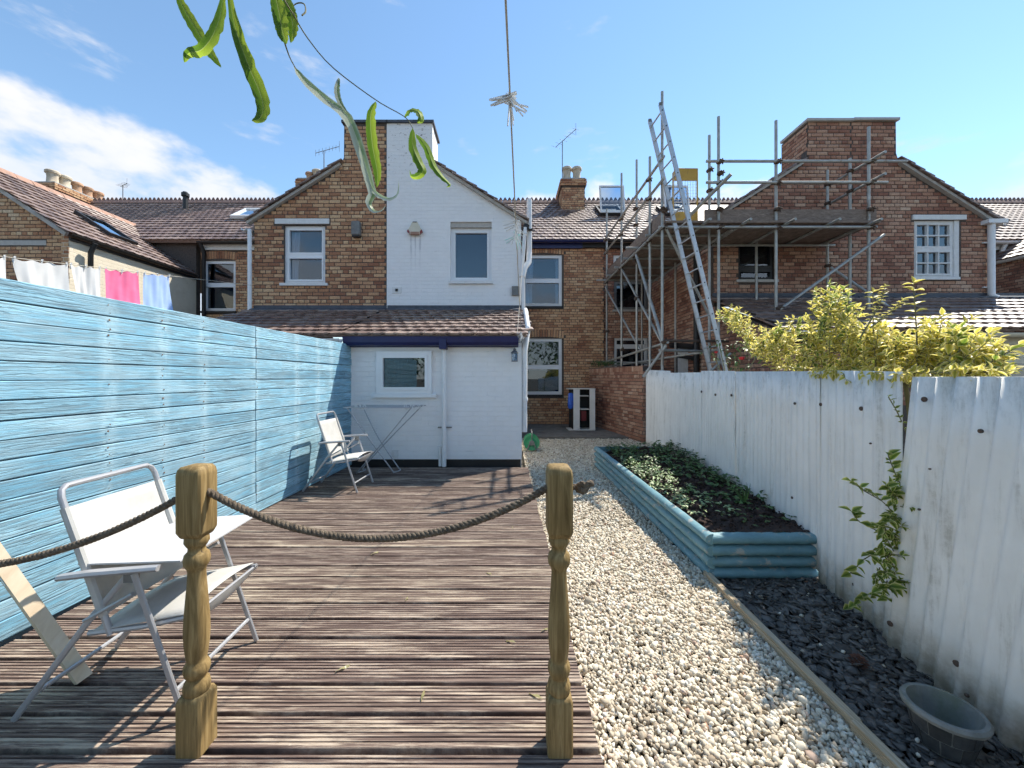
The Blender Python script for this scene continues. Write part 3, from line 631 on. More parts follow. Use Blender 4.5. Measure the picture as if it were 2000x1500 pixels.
# --- B
def house_B():
    h = HB; top = [(-5.13, 4.53), (-3.62, 5.44), (-3.42, 5.60), (-3.31, 5.80), (-3.305, 6.50), (-2.44, 6.50)]
    ho = (-4.53, -3.69, 3.25, 4.43)
    g = h.wall('gable_wall', FR, -5.13, -2.44, top, 2.6, [ho]); h.bricks(g, FR, -5.13, -2.45, top, 2.62, [ho, (-4.72, -3.58, 4.43, 4.55)])
    h.window(FR, *ho, 'two', .49, sill=.06, curtain=True, sillm='wpaint', lab='white two-pane window with a pale curtain')
    h.box('lintel', FR, -4.70, -3.60, 4.45, 4.555, -.02, .03, 'wpaint')
    MB().box((-2.875, 8.2, 5.95), (.86, .5, 1.1)).build('chimney', M['mortar'], h.root)
    MB().box((-2.885, 8.12, 6.525), (.93, .72, .05)).build('chimney_cap', M['lead'], h.root)
    verge(h, 'verge_tile', (-5.25, 4.47), (-3.36, 5.66), GY - .06)
    MB().hexa([(-5.28, GY + .155, 4.36), (-2.44, GY + .155, 6.12), (-2.44, 12.4, 6.12), (-5.28, 12.4, 4.36), (-5.28, GY + .155, 4.44), (-2.44, GY + .155, 6.2), (-2.44, 12.4, 6.2), (-5.28, 12.4, 4.44)]).build('wing_roof', M['tile'], h.root)
    sp = Pl((-5.13, 0, 0), (-1, 0, 0)); h.wall('side_wall', sp, -RY, -GY - .15, [(-RY, 4.4), (-GY, 4.4)], 0)
    h.tube('downpipe', [(-5.2, GY - .04, 4.32), (-5.17, GY - .08, 4.2), (-5.17, GY - .08, 2.6)], .04, 'pipe')
    gutter(h, (-5.32, GY - .05, 4.36), (-5.32, 10.8, 4.36), 'pipe')
    lt = MB(); lt.cbox((-3.03, GY - .07, 4.33), (.17, .13, .28), .015); lo = lt.build('wall_light', M['grey'], h.root)
    MB().box((-3.03, GY - .075, 4.175), (.14, .10, .03)).build('lens', M['black'], lo)
    # rear wall with its window
    ho2 = (-8.78, -7.77, 3.24, 4.70); w2 = h.wall('rear_wall', RR, -8.74, -5.28, [(-8.74, 5.1), (-5.28, 5.1)], 0, [(-8.74, -7.77, 3.24, 4.70)])
    h.bricks(w2, RR, -8.70, -5.28, [(-8.74, 5.0), (-5.28, 5.0)], 2.4, [(-8.74, -7.77, 3.16, 4.70)], [(-8.70, -7.77, 4.70)])
    h.window(RR, -8.72, -7.77, 3.24, 4.70, 'two', .52, sill=.04, sillm='black', lab='white sash window beside the cream wall')
    h.box('fascia', RR, -8.7, -5.2, 4.98, 5.13, 0, .06, 'wpaint'); gutter(h, (-8.7, RY - .2, 5.16), (-5.2, RY - .2, 5.16))
    h.tube('rear_downpipe', [(-8.62, RY - .2, 5.12), (-8.62, RY - .08, 4.9), (-8.62, RY - .08, 2.0)], .05, 'black')
    main_roof(h, -8.9, -2.44, True, -8.9, -4.0)
    s_ = SV.normalized(); n = V((1, 0, 0)).cross(s_)
    vp = V((0, EAVE[0], EAVE[1])) + s_ * 3.35 + V((-11.2, 0, 0)); vp.x = (362 - VX) / F * vp.y
    vm = MB(); vm.tube([vp, vp + V((0, 0, .52))], .075, 12); vm.tube([vp + V((0, 0, .46)), vp + V((0, 0, .56)), vp + V((0, 0, .62))], [.12, .12, .06], 12); vm.build('vent_pipe', M['black'], h.root, True)
    c0 = V(((447 - VX) / F * 12.3, 0, 0)) + V((0, EAVE[0], EAVE[1])) + s_ * 2.0 + n * .05; mb = MB()
    for a, b, c_, d in ((0, .07, 0, .95), (.85, .92, 0, .95), (.07, .85, 0, .07), (.07, .85, .88, .95)): mb.hexa([c0 + V((x, 0, 0)) + s_ * y + n * (z + y * .0) for z in (0, .10) for x, y in ((a, c_), (b, c_), (b, d), (a, d))])
    ro = mb.build('roof_window', M['upvc'], h.root); MB().hexa([c0 + V((x, 0, 0)) + s_ * y + n * z for z in (.05, .06) for x, y in ((.07, .07), (.85, .07), (.85, .88), (.07, .88))]).build('pane', M['glass'], ro)
    st = stack(h, -7.25, -6.45, 13.3, 14.9, 6.9, 8.2); pot(h, st, (-6.98, 13.6, 8.24), .13, .34, 'pot_orange'); pot(h, st, (-6.70, 13.6, 8.24), .17, .42, 'pot_cream'); aerial(h, st, (-6.62, 13.9, 8.2), 1.35, (.7, .35, .45), 8, .45)
    # lean-to
    h.wall('lean_to_wall', Pl((0, 5.8, 0), (0, -1, 0)), -5.1, -2.44, [(-5.1, 1.85), (-2.44, 1.85)], 0, m=M['brick'])
    gutter(h, (-5.1, 5.60, 1.90), (-2.42, 5.60, 1.90), 'wpaint', .06)
    lean(h, -5.15, -2.44)
def lean(h, x0, x1, e=(5.63, 1.955), t=(GY, 2.70), tiles=True):
    sv = V((0, t[0] - e[0], t[1] - e[1])); r = h.roof('lean_to_roof', (0, *e), (1, 0, 0), sv, (x0, x1), sv.length, None, tiles, gauge=.262, tw=.19, thick=.03)
    h.box('flashing', FR, x0 + .02, x1 - .01, t[1] - .05, t[1] + .10, 0.002, .02, 'lead', r)
    MB().hexa([(x0 + .02, GY - .16, t[1] - .055 + .035), (x1 - .01, GY - .16, t[1] - .055 + .035), (x1 - .01, GY, t[1] + .035), (x0 + .02, GY, t[1] + .035), (x0 + .02, GY - .16, t[1] - .04 + .04), (x1 - .01, GY - .16, t[1] - .04 + .04), (x1 - .01, GY, t[1] + .05), (x0 + .02, GY, t[1] + .05)]).build('flashing_apron', M['lead'], r)
    return r
house_B()
# --- C
def house_C():
    h = HC; top = [(-2.44, 6.50), (-1.515, 6.50), (-1.51, 5.80), (-1.42, 5.60), (-1.2, 5.44), (.29, 4.53)]
    ho = (-1.15, -.31, 3.29, 4.50)
    h.wall('gable_wall', FR, -2.44, .29, top, 2.6, [ho], m=M['white_brick'])
    h.window(FR, ho[0], ho[1], ho[2], ho[3] - .10, 'single', sill=.03, dep=.09, sillm='wpaint', lab='white casement window with a dark navy pane')
    h.box('lintel', FR, ho[0], ho[1], ho[3] - .10, ho[3], -.14, -.03, 'stone')
    MB().box((-1.97, 8.2, 5.95), (.90, .5, 1.1)).build('chimney', M['white_brick'], h.root)
    MB().box((-1.96, 8.12, 6.525), (.96, .72, .05)).build('chimney_cap', M['lead'], h.root)
    verge(h, 'verge_tile', (.42, 4.47), (-1.46, 5.66), GY - .06)
    MB().hexa([(-2.44, GY + .155, 6.12), (.45, GY + .155, 4.36), (.45, 12.4, 4.36), (-2.44, 12.4, 6.12), (-2.44, GY + .155, 6.2), (.45, GY + .155, 4.44), (.45, 12.4, 4.44), (-2.44, 12.4, 6.2)]).build('wing_roof', M['tile'], h.root)
    h.wall('side_wall', Pl((.29, 0, 0), (1, 0, 0)), GY + .15, RY, [(GY, 4.45), (RY, 4.45)], 0, m=M['white_brick'])
    # alarm box: a tapered white cover on a red base with red lamps
    ab = MB(); f = FR; c, z = -1.855, 4.30
    pr = [(-.10, -.07), (.10, -.07), (.15, -.02), (.05, .17), (-.05, .17), (-.15, -.02)]
    ab.loft([[f.T(c + a, z + b, d) for a, b in pr] for d in (0, .07)] ); ao = ab.build('alarm_box', M['cream'], h.root)
    for s_ in (-1, 1): MB().loft([[f.T(c + s_ * a, z + b, d) for a, b in ((.105, -.075), (.16, -.02), (.135, .02), (.10, -.03))] for d in (.03, .078)]).build('strobe', plainred, ao)
    f.hexa(MB(), c - .085, c + .085, z - .085, z - .03, .03, .076).build('label_strip', M['orange_ridge'], ao)
    f.hexa(MB(), c - .04, c + .04, z + .16, z + .175, .0, .076).build('cap', M['black'], ao)
    v = f.hexa(MB(), -2.33, -2.14, 3.05, 3.17, 0, .015); vo = v.build('wall_vent', M['wpaint'], h.root)
    f.hexa(MB(), -2.26, -2.21, 3.085, 3.135, .015, .03).build('spout', M['black'], vo)
    h.box('wall_bracket', FR, .10, .25, 3.0, 3.18, 0, .06, 'grey')
    # soil stack and waste pipes at the corner
    h.tube('soil_pipe', [(.46, 7.9, 5.0), (.46, 7.9, 3.85)], .055, 'pipe'); h.tube('pipe_bend', [(.46, 7.9, 3.9), (.45, 7.85, 3.7), (.36, 7.75, 3.55), (.31, 7.7, 3.35)], .058, 'pipe')
    h.tube('downpipe', [(.37, 7.72, 4.35), (.31, 7.7, 3.6), (.335, 7.7, 2.6)], .038, 'pipe')
    h.tube('gutter_outlet', [(.40, 7.75, 4.42), (.36, 7.75, 4.3)], .06, 'black'); gutter(h, (.47, GY - .06, 4.38), (.47, 10.7, 4.38), 'black')
    h.tube('soil_pipe', [(.36, 7.45, 2.65), (.33, 6.0, 2.1), (.275, 5.9, 1.75), (.27, 5.9, 1.0), (.27, 5.9, .50)], .042, 'pipe')
    for z in (2.55, 2.25, 1.0): MB().lathe((0.27 if z < 2 else .345 + (z - 2) * .02, 5.9 if z < 2 else 5.95 + (z - 2.0) / .65 * 1.5, z), [(.050, -.03), (.054, 0), (.050, .03)], 12).build('pipe_collar', M['pipe'], h.root, True)
    # rear wall
    hu, hl = (.45, 1.58, 3.38, 4.86), (.45, 1.58, .85, 2.46)
    tp = [(.29, 5.1), (2.78, 5.1)]
    w2 = h.wall('rear_wall', RR, .29, 2.78, tp, 0, [hu, hl]); h.bricks(w2, RR, .29, 2.78, tp, 0, [(.40, 1.63, 3.32, 4.86), (.40, 1.63, .79, 2.46)], [(.45, 1.58, 4.86), (.45, 1.58, 2.46)])
    h.window(RR, *hu, 'two', .5, sill=.02, curtain=True, sillm='black', lab='white upper window with curtains beside the soil pipe'); h.window(RR, *hl, 'two', .49, sill=.02, sillm='black', lab='white ground-floor window above the yard')
    h.box('fascia', RR, .29, 2.15, 5.02, 5.18, 0, .09, 'navy'); h.box('fascia', RR, 2.15, 2.78, 5.04, 5.17, 0, .085, 'black'); gutter(h, (.45, RY - .22, 5.19), (2.78, RY - .22, 5.19), 'navy')
    main_roof(h, -2.44, 2.8, True, -.6, 2.8)
    st = stack(h, 1.92, 2.72, 13.4, 14.7, 7.0, 8.25); pot(h, st, (2.13, 13.65, 8.29), .16, .50, 'pot_cream'); pot(h, st, (2.48, 13.65, 8.29), .16, .50, 'pot_cream'); aerial(h, st, (1.95, 13.5, 7.9), 1.75, (.55, -1.0, .0), 6, .35)
    roof_light(h, (1172 - VX) / F * 12.7)
    # lean-to
    P = Pl((0, 5.8, 0), (0, -1, 0)); ho = (-1.96, -1.13, 1.09, 1.73)
    h.wall('lean_to_wall', P, -2.42, .225, [(-2.42, 1.86), (.225, 1.86)], .10, [ho], m=M['white_brick'])
    h.box('plinth', P, -2.42, .21, -.1, .10, -.15, -.03, 'black')
    h.wall('lean_to_side', Pl((.225, 0, 0), (1, 0, 0)), 5.95, GY, [(5.95, 1.9), (GY, 2.6)], -.1, m=M['white_brick'])
    wo = h.window(P, *ho, 'single', fw=.06, sill=.07, dep=-.045, lab='white lean-to window reflecting the blue fence')
    h.box('fascia', P, -2.38, .17, 1.79, 1.90, 0, .05, 'navy')
    g = MB(); pr = [(.055, 1.80), (.15, 1.81), (.185, 1.85), (.20, 1.935), (.185, 1.94), (.165, 1.87), (.14, 1.83), (.055, 1.82)]
    g.loft([[P.T(u, z, d) for d, z in pr] for u in (-2.40, .17)]); g.build('gutter', M['navy'], h.root)
    h.box('gutter_outlet', P, -.99, -.885, 1.75, 1.90, .052, .21, 'navy')
    h.tube('rain_pipe', [(-.937, 5.72, 1.80), (-.937, 5.72, .01)], .034, 'pipe', n=12); h.tube('waste_stub', [(-1.0, 5.75, .30), (-1.0, 5.75, .01)], .024, 'pipe')
    h.box('pipe_clip', P, -1.04, -.83, .575, .592, 0.0, .02, 'grey'); h.box('air_brick', P, -1.74, -1.64, .13, .24, 0, .012, 'wpaint')
    lean(h, -2.44, .30)
def roof_light(h, x):
    """an open pivot roof window"""
    s_ = SV.normalized(); n = V((1, 0, 0)).cross(s_); c0 = V((x, EAVE[0], EAVE[1])) + s_ * 2.35 + n * .05; W_, L_ = .82, 1.0; mb = MB()
    for a, b, c_, d in ((0, .06, 0, L_), (W_ - .06, W_, 0, L_), (.06, W_ - .06, 0, .06), (.06, W_ - .06, L_ - .06, L_)): mb.hexa([c0 + V((q, 0, 0)) + s_ * y + n * z for z in (0, .08) for q, y in ((a, c_), (b, c_), (b, d), (a, d))])
    ro = mb.build('roof_window', M['black'], h.root)
    MB().hexa([c0 + V((q, 0, 0)) + s_ * y + n * z for z in (-.02, .012) for q, y in ((.06, .06), (W_ - .06, .06), (W_ - .06, L_ - .06), (.06, L_ - .06))]).build('opening', M['black'], ro)
    ang = math.radians(42); so2 = s_ * math.cos(ang) + n * math.sin(ang); no = n * math.cos(ang) - s_ * math.sin(ang); c1 = c0 + n * .06 + s_ * .05; mb = MB()
    for a, b, c_, d in ((0, .05, 0, L_), (W_ - .05, W_, 0, L_), (.05, W_ - .05, 0, .09), (.05, W_ - .05, L_ - .05, L_)): mb.hexa([c1 + V((q, 0, 0)) + so2 * y + no * z for z in (0, .05) for q, y in ((a, c_), (b, c_), (b, d), (a, d))])
    sa = mb.build('sash', M['wpaint'], ro); MB().hexa([c1 + V((q, 0, 0)) + so2 * y + no * z for z in (.02, .028) for q, y in ((.05, .09), (W_ - .05, .09), (W_ - .05, L_ - .05), (.05, L_ - .05))]).build('pane', M['glass'], ro)
plainred = plain('dark_red_lens', (.20, .02, .015), (.28, .035, .03), .3)
house_C()
# --- D and E share the right-hand gable
def house_D():
    h = HD; top = [(4.2, 4.55), (5.9, 5.62), (6.08, 5.78), (6.10, 6.0), (6.105, 6.52), (7.0, 6.54)]; ho = (4.70, 5.44, 3.32, 4.10)
    g = h.wall('gable_wall', FR, 4.2, 7.0, top, 2.8, [ho]); h.bricks(g, FR, 4.2, 7.0, top, 2.85, [(4.70, 5.44, 3.25, 4.10)])
    h.window(FR, *ho, 'two', .30, fw=.03, sill=.05, m='black', sillm='stone', lab='dark unpainted window below the scaffold boards')
    st = MB().box((6.55, 8.25, 5.95), (.9, .56, 1.1)).build('chimney', M['mortar'], h.root)
    sp = Pl((6.10, 0, 0), (-1, 0, 0)); h.bricks(st, sp, -8.5, -7.8, [(-8.5, 6.5), (-7.8, 6.5)], 5.5)
    MB().box((6.54, 8.13, 6.545), (.96, .78, .05)).build('chimney_cap', M['stone'], h.root)
    verge(h, 'verge_tile', (4.06, 4.49), (5.95, 5.68), GY - .06)
    MB().hexa([(4.05, GY + .155, 4.40), (7, GY + .155, 6.2), (7, 12.4, 6.2), (4.05, 12.4, 4.40), (4.05, GY + .155, 4.48), (7, GY + .155, 6.28), (7, 12.4, 6.28), (4.05, 12.4, 4.48)]).build('wing_roof', M['tile'], h.root)
    sw = Pl((4.2, 0, 0), (-1, 0, 0)); tp = [(-RY - .1, 4.4), (-5.9, 4.4)]; dh = [(-9.6, -8.9, 0.05, 2.1)]
    tp2 = [(-RY - .1, 4.42), (-7.96, 4.42), (-7.955, 2.79), (-7.8, 2.79), (-5.92, 2.06)]
    s2 = h.wall('side_wall', sw, -RY - .1, -5.95, tp2, 0, dh); h.bricks(s2, sw, -RY - .1, -5.95, tp2, 0.0, dh)
    h.box('door', sw, -9.58, -8.92, .05, 2.08, -.1, -.06, 'wpaint')
    h.tube('downpipe', [(4.12, 8.35, 4.4), (4.12, 8.35, 0)], .06, 'black'); h.tube('waste_pipe', [(4.11, 8.35, 2.0), (4.11, 9.6, 2.15)], .07, 'black'); h.tube('waste_pipe', [(4.12, 8.35, 1.75), (4.12, 9.2, 1.85)], .045, 'black')
    R2 = Pl((0, RY + .1, 0), (0, -1, 0)); hs = [(3.1, 4.08, 3.30, 4.14), (3.1, 4.08, 1.2, 2.5), (3.08, 3.38, 4.45, 4.9)]
    w2 = h.wall('rear_wall', R2, 2.78, 4.2, [(2.78, 5.1), (4.2, 5.1)], 0, hs); h.bricks(w2, R2, 2.78, 4.19, [(2.78, 5.1), (4.2, 5.1)], 0, hs)
    h.window(R2, *hs[0], 'single', fw=.04, m='grey', sill=.05, sillm='stone'); h.window(R2, *hs[1], 'two', .8, fw=.05, m='wpaint'); h.window(R2, *hs[2], 'single', fw=.05)
    h.box('fascia', R2, 2.78, 4.2, 5.04, 5.17, 0, .17, 'black'); gutter(h, (2.78, RY - .22, 5.19), (4.2, RY - .22, 5.19), 'black')
    main_roof(h, 2.8, 7.0, True, 2.8, 6.2); roof_light(h, (1298 - VX) / F * 12.7)
    s_ = SV.normalized(); vp = V((5.55, 13.2, 7.0)); vm = MB(); vm.tube([vp, vp + V((0, 0, .85))], .07, 12); vm.tube([vp + V((0, 0, .80)), vp + V((0, 0, .92))], .1, 12); vm.build('vent_pipe', M['black'], h.root, True)
    P = Pl((0, 5.95, 0), (0, -1, 0)); w3 = h.wall('lean_to_wall', P, 4.35, 7.0, [(4.35, 2.02), (7, 2.02)], 0); h.bricks(w3, P, 4.205, 7.0, [(4.2, 2.0), (7, 2.0)], .9)
    lean(h, 4.15, 7.0, (5.72, 2.06), (GY, 2.95)); gutter(h, (4.2, 5.75, 2.02), (7.0, 5.75, 2.02), 'black')
    h.box('fascia', P, 4.2, 7.0, 1.88, 2.02, 0, .05, 'black')
house_D()
def house_E():
    h = HE; top = [(7.0, 6.54), (7.9, 6.56), (7.905, 5.9), (7.98, 5.66), (8.15, 5.50), (9.75, 4.53)]; ho = (8.27, 9.10, 3.37, 4.53)
    g = h.wall('gable_wall', FR, 7.0, 9.75, top, 2.8, [(8.27, 9.20, 3.37, 4.53)]); h.bricks(g, FR, 7.0, 9.75, top, 2.85, [(8.27, 9.22, 3.32, 4.53), (8.2, 9.32, 4.53, 4.64)])
    h.window(FR, *ho, 'georgian', .5, fw=.05, m='wpaint', sill=.05, sillm='wpaint', dep=.03, lab='white twelve-pane sash window')
    h.box('lintel', FR, 8.22, 9.30, 4.535, 4.63, -.02, .035, 'wpaint'); h.box('painted_reveal', FR, 9.10, 9.20, 3.37, 4.53, -.12, -.01, 'wpaint')
    MB().box((7.45, 8.25, 5.95), (.88, .56, 1.1)).build('chimney', M['brick_red'], h.root); MB().box((7.47, 8.13, 6.56), (.92, .78, .05)).build('chimney_cap', M['stone'], h.root)
    verge(h, 'verge_tile', (9.90, 4.46), (7.95, 5.70), GY - .06)
    MB().hexa([(7, GY + .155, 6.2), (9.92, GY + .155, 4.40), (9.92, 12.4, 4.40), (7, 12.4, 6.2), (7, GY + .155, 6.28), (9.92, GY + .155, 4.48), (9.92, 12.4, 4.48), (7, 12.4, 6.28)]).build('wing_roof', M['tile'], h.root)
    h.wall('side_wall', Pl((9.75, 0, 0), (1, 0, 0)), GY + .15, RY, [(GY, 4.4), (RY, 4.4)], 0)
    h.tube('downpipe', [(9.74, GY - .08, 4.42), (9.74, GY - .08, 3.0), (9.80, GY - .12, 2.93)], .055, 'pipe', n=12); gutter(h, (9.97, GY - .1, 4.46), (9.97, 10.7, 4.46), 'pipe', .06); h.box('hopper', FR, 9.60, 9.98, 4.42, 4.50, .02, .16, 'pipe')
    for z in (4.05, 3.15): h.box('pipe_bracket', FR, 9.62, 9.80, z, z + .02, .02, .06, 'pipe')
    w2 = h.wall('rear_wall', RR, 9.75, 13.7, [(9.75, 5.1), (13.7, 5.1)], 0); main_roof(h, 7.0, 12.0, False)
    P = Pl((0, 5.95, 0), (0, -1, 0)); h.wall('lean_to_wall', P, 7.0, 10.6, [(7, 2.02), (10.6, 2.02)], 0, [(7.55, 8.6, 1.0, 1.82)], m=M['cream'])
    h.window(P, 7.55, 8.6, 1.0, 1.82, 'two', .75, m='cream', dep=.02); gutter(h, (7.0, 5.75, 2.0), (10.6, 5.75, 2.0), 'cream', .065); h.box('fascia', P, 7.0, 10.6, 1.84, 2.02, 0, .05, 'cream')
    lm = MB(); lm.box(at(1934, 670, 5.85), (.12, .1, .14)); lm.box(at(1956, 676, 5.85), (.14, .08, .05)); lm.build('flood_light', M['black'], h.root)
    lean(h, 7.0, 10.6, (5.72, 2.06), (GY, 2.95))
house_E()
def house_F():
    h = HF; X0 = 13.7; sw = Pl((X0, 0, 0), (-1, 0, 0)); tp = [(-RY, 4.5), (-7.8, 4.5)]
    s2 = h.wall('side_wall', sw, -RY, -7.8, tp, 0); h.bricks(s2, sw, -RY, -9.2, tp, 2.4)
    h.wall('rear_wall', RR, X0, 19, [(X0, 5.1), (19, 5.1)], 0); 
    w3 = h.wall('upper_rear_wall', Pl((0, RY - .01, 0), (0, -1, 0)), 13.2, 15.5, [(13.2, 5.1), (15.5, 5.1)], 4.3); h.bricks(w3, Pl((0, RY - .01, 0), (0, -1, 0)), 13.2, 15.2, [(13.2, 4.95), (15.2, 4.95)], 4.3)
    gutter(h, (X0 - .12, 7.8, 4.52), (X0 - .12, RY - .02, 4.56), 'pipe', .08)
    sv = V((2.7, 0, 1.75)); h.roof('wing_roof', (X0 - .2, 11.0, 4.55), (0, -1, 0), sv, (0, 3.2), 2.6)
    main_roof(h, 12.0, 21.0, True, 12.8, 20.4); gutter(h, (12.9, RY - .22, 5.16), (15.5, RY - .22, 5.16), 'pipe', .07); h.box('fascia', RR, 12.9, 15.5, 4.98, 5.12, .02, .07, 'wpaint')
    h.tube('downpipe', [(14.05, RY - .18, 5.1), (14.05, RY - .1, 4.9), (14.05, RY - .1, 4.62)], .05, 'pipe')
house_F()
# ------------------------------------------------------------------ garden ground
def sheet(name, pts, z, m, kind='structure', label=None):
    mb = MB(); mb.add([(x, y, z) for x, y in pts], [tuple(range(len(pts)))]); return tag(mb.build(name, m), label, None, None, kind)
sheet('ground', [(-400, -400), (400, -400), (400, 400), (-400, 400)], -.12, M['ground'])
MB_ = MB(); MB_.hexa([(.30, 8.75, -.118), (2.85, 8.75, -.118), (2.40, 10.99, -.118), (.30, 10.99, -.118), (.30, 8.75, -.015), (2.85, 8.75, -.015), (2.40, 10.99, 0.0), (.30, 10.99, 0.0)])
tag(MB_.build('yard_slab', M['concrete']), 'worn concrete slab in the yard', None, None, 'structure')
# decking: one child per board
deck = MB(); deck.box((-1.05, 3.3, -.075), (2.7, 4.7, .05)); deck = tag(deck.build('deck', M['soil']), 'weathered brown grooved timber decking', None, None, 'structure')
def deck_board(L, W=.129):
    mb = MB(); n = 7; pitch = W / n; pr = [(0, -.028), (0, -.003), (.003, 0)]
    for i in range(n):
        a = i * pitch
        if i: pr += [(a + .0015, -.0068), (a + .0055, -.0068), (a + .0070, 0)]
        pr += [((i + 1) * pitch - (.0 if i < n - 1 else .003), 0)]
    pr += [(W, -.003), (W, -.028)]
    mb.loft([[(x, y, z) for y, z in pr] for x in (0, L)], True); return mb
xl = lambda y: -2.53 + .046 * (y - 1.9)                  # the fence line
me_b = None
for i in range(33):
    y = 5.58 - .15 * i
    mb = deck_board(2.66 + .18)
    if me_b is None:
        me_b = bpy.data.meshes.new('deck_board'); me_b.from_pydata(mb.v, [], mb.f); me_b.materials.append(M['deck'])
    o = link('deck_board', me_b, deck, None, (-2.5 + random.uniform(-.004, .004), y + random.uniform(-.002, .002), random.uniform(-.0015, .0015)))
    o.rotation_euler = (0, 0, random.uniform(-.0012, .0012)); o.scale.x = (0.335 - .006 * (y - 1) + 2.5 + random.uniform(-.006, .008)) / 2.84
# gravel: stuff
def ico():
    t = (1 + 5 ** .5) / 2; v = np.array([(-1, t, 0), (1, t, 0), (-1, -t, 0), (1, -t, 0), (0, -1, t), (0, 1, t), (0, -1, -t), (0, 1, -t), (t, 0, -1), (t, 0, 1), (-t, 0, -1), (-t, 0, 1)]) / math.hypot(1, t)
    f = np.array([(0, 11, 5), (0, 5, 1), (0, 1, 7), (0, 7, 10), (0, 10, 11), (1, 5, 9), (5, 11, 4), (11, 10, 2), (10, 7, 6), (7, 1, 8), (3, 9, 4), (3, 4, 2), (3, 2, 6), (3, 6, 8), (3, 8, 9), (4, 9, 5), (2, 4, 11), (6, 2, 10), (8, 6, 7), (9, 8, 1)]); return v, f
def ico2():
    v, f = ico(); v = list(map(tuple, v)); idx = {}; out = []
    def m(a, b):
        k = (min(a, b), max(a, b))
        if k not in idx: q = (np.array(v[a]) + np.array(v[b])) / 2; q /= np.linalg.norm(q); idx[k] = len(v); v.append(tuple(q))
        return idx[k]
    for a, b, c in f: x, y, z = m(a, b), m(b, c), m(c, a); out += [(a, x, z), (b, y, x), (c, z, y), (x, y, z)]
    return np.array(v), np.array(out)
def rotm(n, tilt=None):
    a = RNG.uniform(0, 2 * np.pi, n); q = RNG.normal(size=(n, 4)); 
    if tilt is not None: q = np.stack([np.cos(a / 2), RNG.normal(0, tilt, n), RNG.normal(0, tilt, n), np.sin(a / 2)], 1)
    q /= np.linalg.norm(q, axis=1)[:, None]; w_, x, y, z = q.T
    return np.stack([np.stack([1 - 2 * (y * y + z * z), 2 * (x * y - z * w_), 2 * (x * z + y * w_)], -1), np.stack([2 * (x * y + z * w_), 1 - 2 * (x * x + z * z), 2 * (y * z - x * w_)], -1), np.stack([2 * (x * z - y * w_), 2 * (y * z + x * w_), 1 - 2 * (x * x + y * y)], -1)], 1)
def stones(name, P, S, m, base, jit=.18, tilt=None, label=None):
    v, f = base; n = len(P); J = RNG.normal(0, jit, (n, len(v), 1)); A = v[None] * (1 + J) * S[:, None, :]
    R = rotm(n, tilt); A = np.einsum('nij,nkj->nki', R, A) + P[:, None, :]
    Fc = (f[None] + (np.arange(n) * len(v))[:, None, None]).reshape(-1, 3)
    o = fast_mesh(name, A.reshape(-1, 3), Fc, m); tag(o, label, 'gravel', None, 'stuff'); return o
def gravel():
    def pts(x0, x1, y0, y1, d):
        nx, ny = int((x1 - x0) / d), int((y1 - y0) / d); X, Y = np.meshgrid(np.arange(nx) * d + x0, np.arange(ny) * d + y0)
        P = np.stack([X.ravel(), Y.ravel()], 1) + RNG.uniform(-.5, .5, (nx * ny, 2)) * d; return P
    near = np.concatenate([pts(.30, 1.40, .9, 2.1, .0150), pts(.30, 1.40, .9, 2.1, .023)]); far = np.concatenate([pts(.28, 1.40, 2.1, 3.6, .0155), pts(.28, 1.40, 2.1, 3.6, .026), pts(.27, 1.44, 3.6, 6.0, .0185), pts(.29, 2.95, 6.0, 8.76, .023)])
    far = far[~((far[:, 1] > 6.0) & (far[:, 0] > 2.95 + (far[:, 1] - 8.2) * .15))]
    keep = ~((far[:, 1] > 5.75) & (far[:, 0] < .30)); far = far[keep]
    for nm, P, k, b, lab in (('gravel', near, .0100, ico2(), 'cream limestone gravel of the path beside the decking'), ('gravel', far, .0118, ico(), 'far stretch of cream gravel path towards the yard')):
        n = len(P); s_ = k * RNG.lognormal(0, .24, n) * (1 + .35 * np.clip((P[:, 1] - 3.4) / 2.5, 0, 1)); S = np.stack([s_ * RNG.uniform(.8, 1.3, n), s_ * RNG.uniform(.75, 1.05, n), s_ * RNG.uniform(.5, .8, n)], 1)
        hum = .012 * np.sin(P[:, 0] * 5 + P[:, 1] * 1.7) * np.cos(P[:, 1] * 3.1)
        P3 = np.column_stack([P, -.066 + hum + RNG.uniform(-.010, .012, n)]); stones(nm, P3, S, M['gravel'], b, .13, None, lab)
    sheet('path_bed', [(.28, .8), (1.42, .8), (1.44, 6.0), (2.6, 6.0), (2.95, 8.2), (2.85, 8.75), (.3, 8.75)], -.085, M['ground'])
gravel()
def slate_bed():
    n = 5200; P = np.column_stack([RNG.uniform(1.40, 2.22, n), RNG.uniform(.95, 2.68, n)]); P = P[P[:, 0] < 2.08 + .154 * (P[:, 1] - 2.06)]; n = len(P)
    s_ = .017 * RNG.lognormal(0, .35, n); S = np.stack([s_ * RNG.uniform(1, 1.7, n), s_ * RNG.uniform(.6, 1.0, n), s_ * RNG.uniform(.12, .25, n)], 1)
    hump = .02 * np.clip((P[:, 0] - 1.5) / .6, 0, 1)
    stones('slate_chippings', np.column_stack([P, -.082 + hump + RNG.uniform(-.008, .014, n)]), S, M['slate'], ico(), .30, .16, 'dark blue-grey slate chippings beside the white fence')
    n = 36; P = np.column_stack([RNG.uniform(1.45, 2.0, n), RNG.uniform(1.0, 2.6, n), np.full(n, -.058)]); stones('stray_gravel', P, np.full((n, 3), .0085) * RNG.uniform(.6, 1.3, (n, 3)), M['gravel'], ico(), .15, None, 'few pale stones strayed onto the slate chippings')
    sheet('slate_bed', [(1.38, .8), (2.3, .8), (2.3, 2.72), (1.38, 2.72)], -.10, M['soil'])
slate_bed()
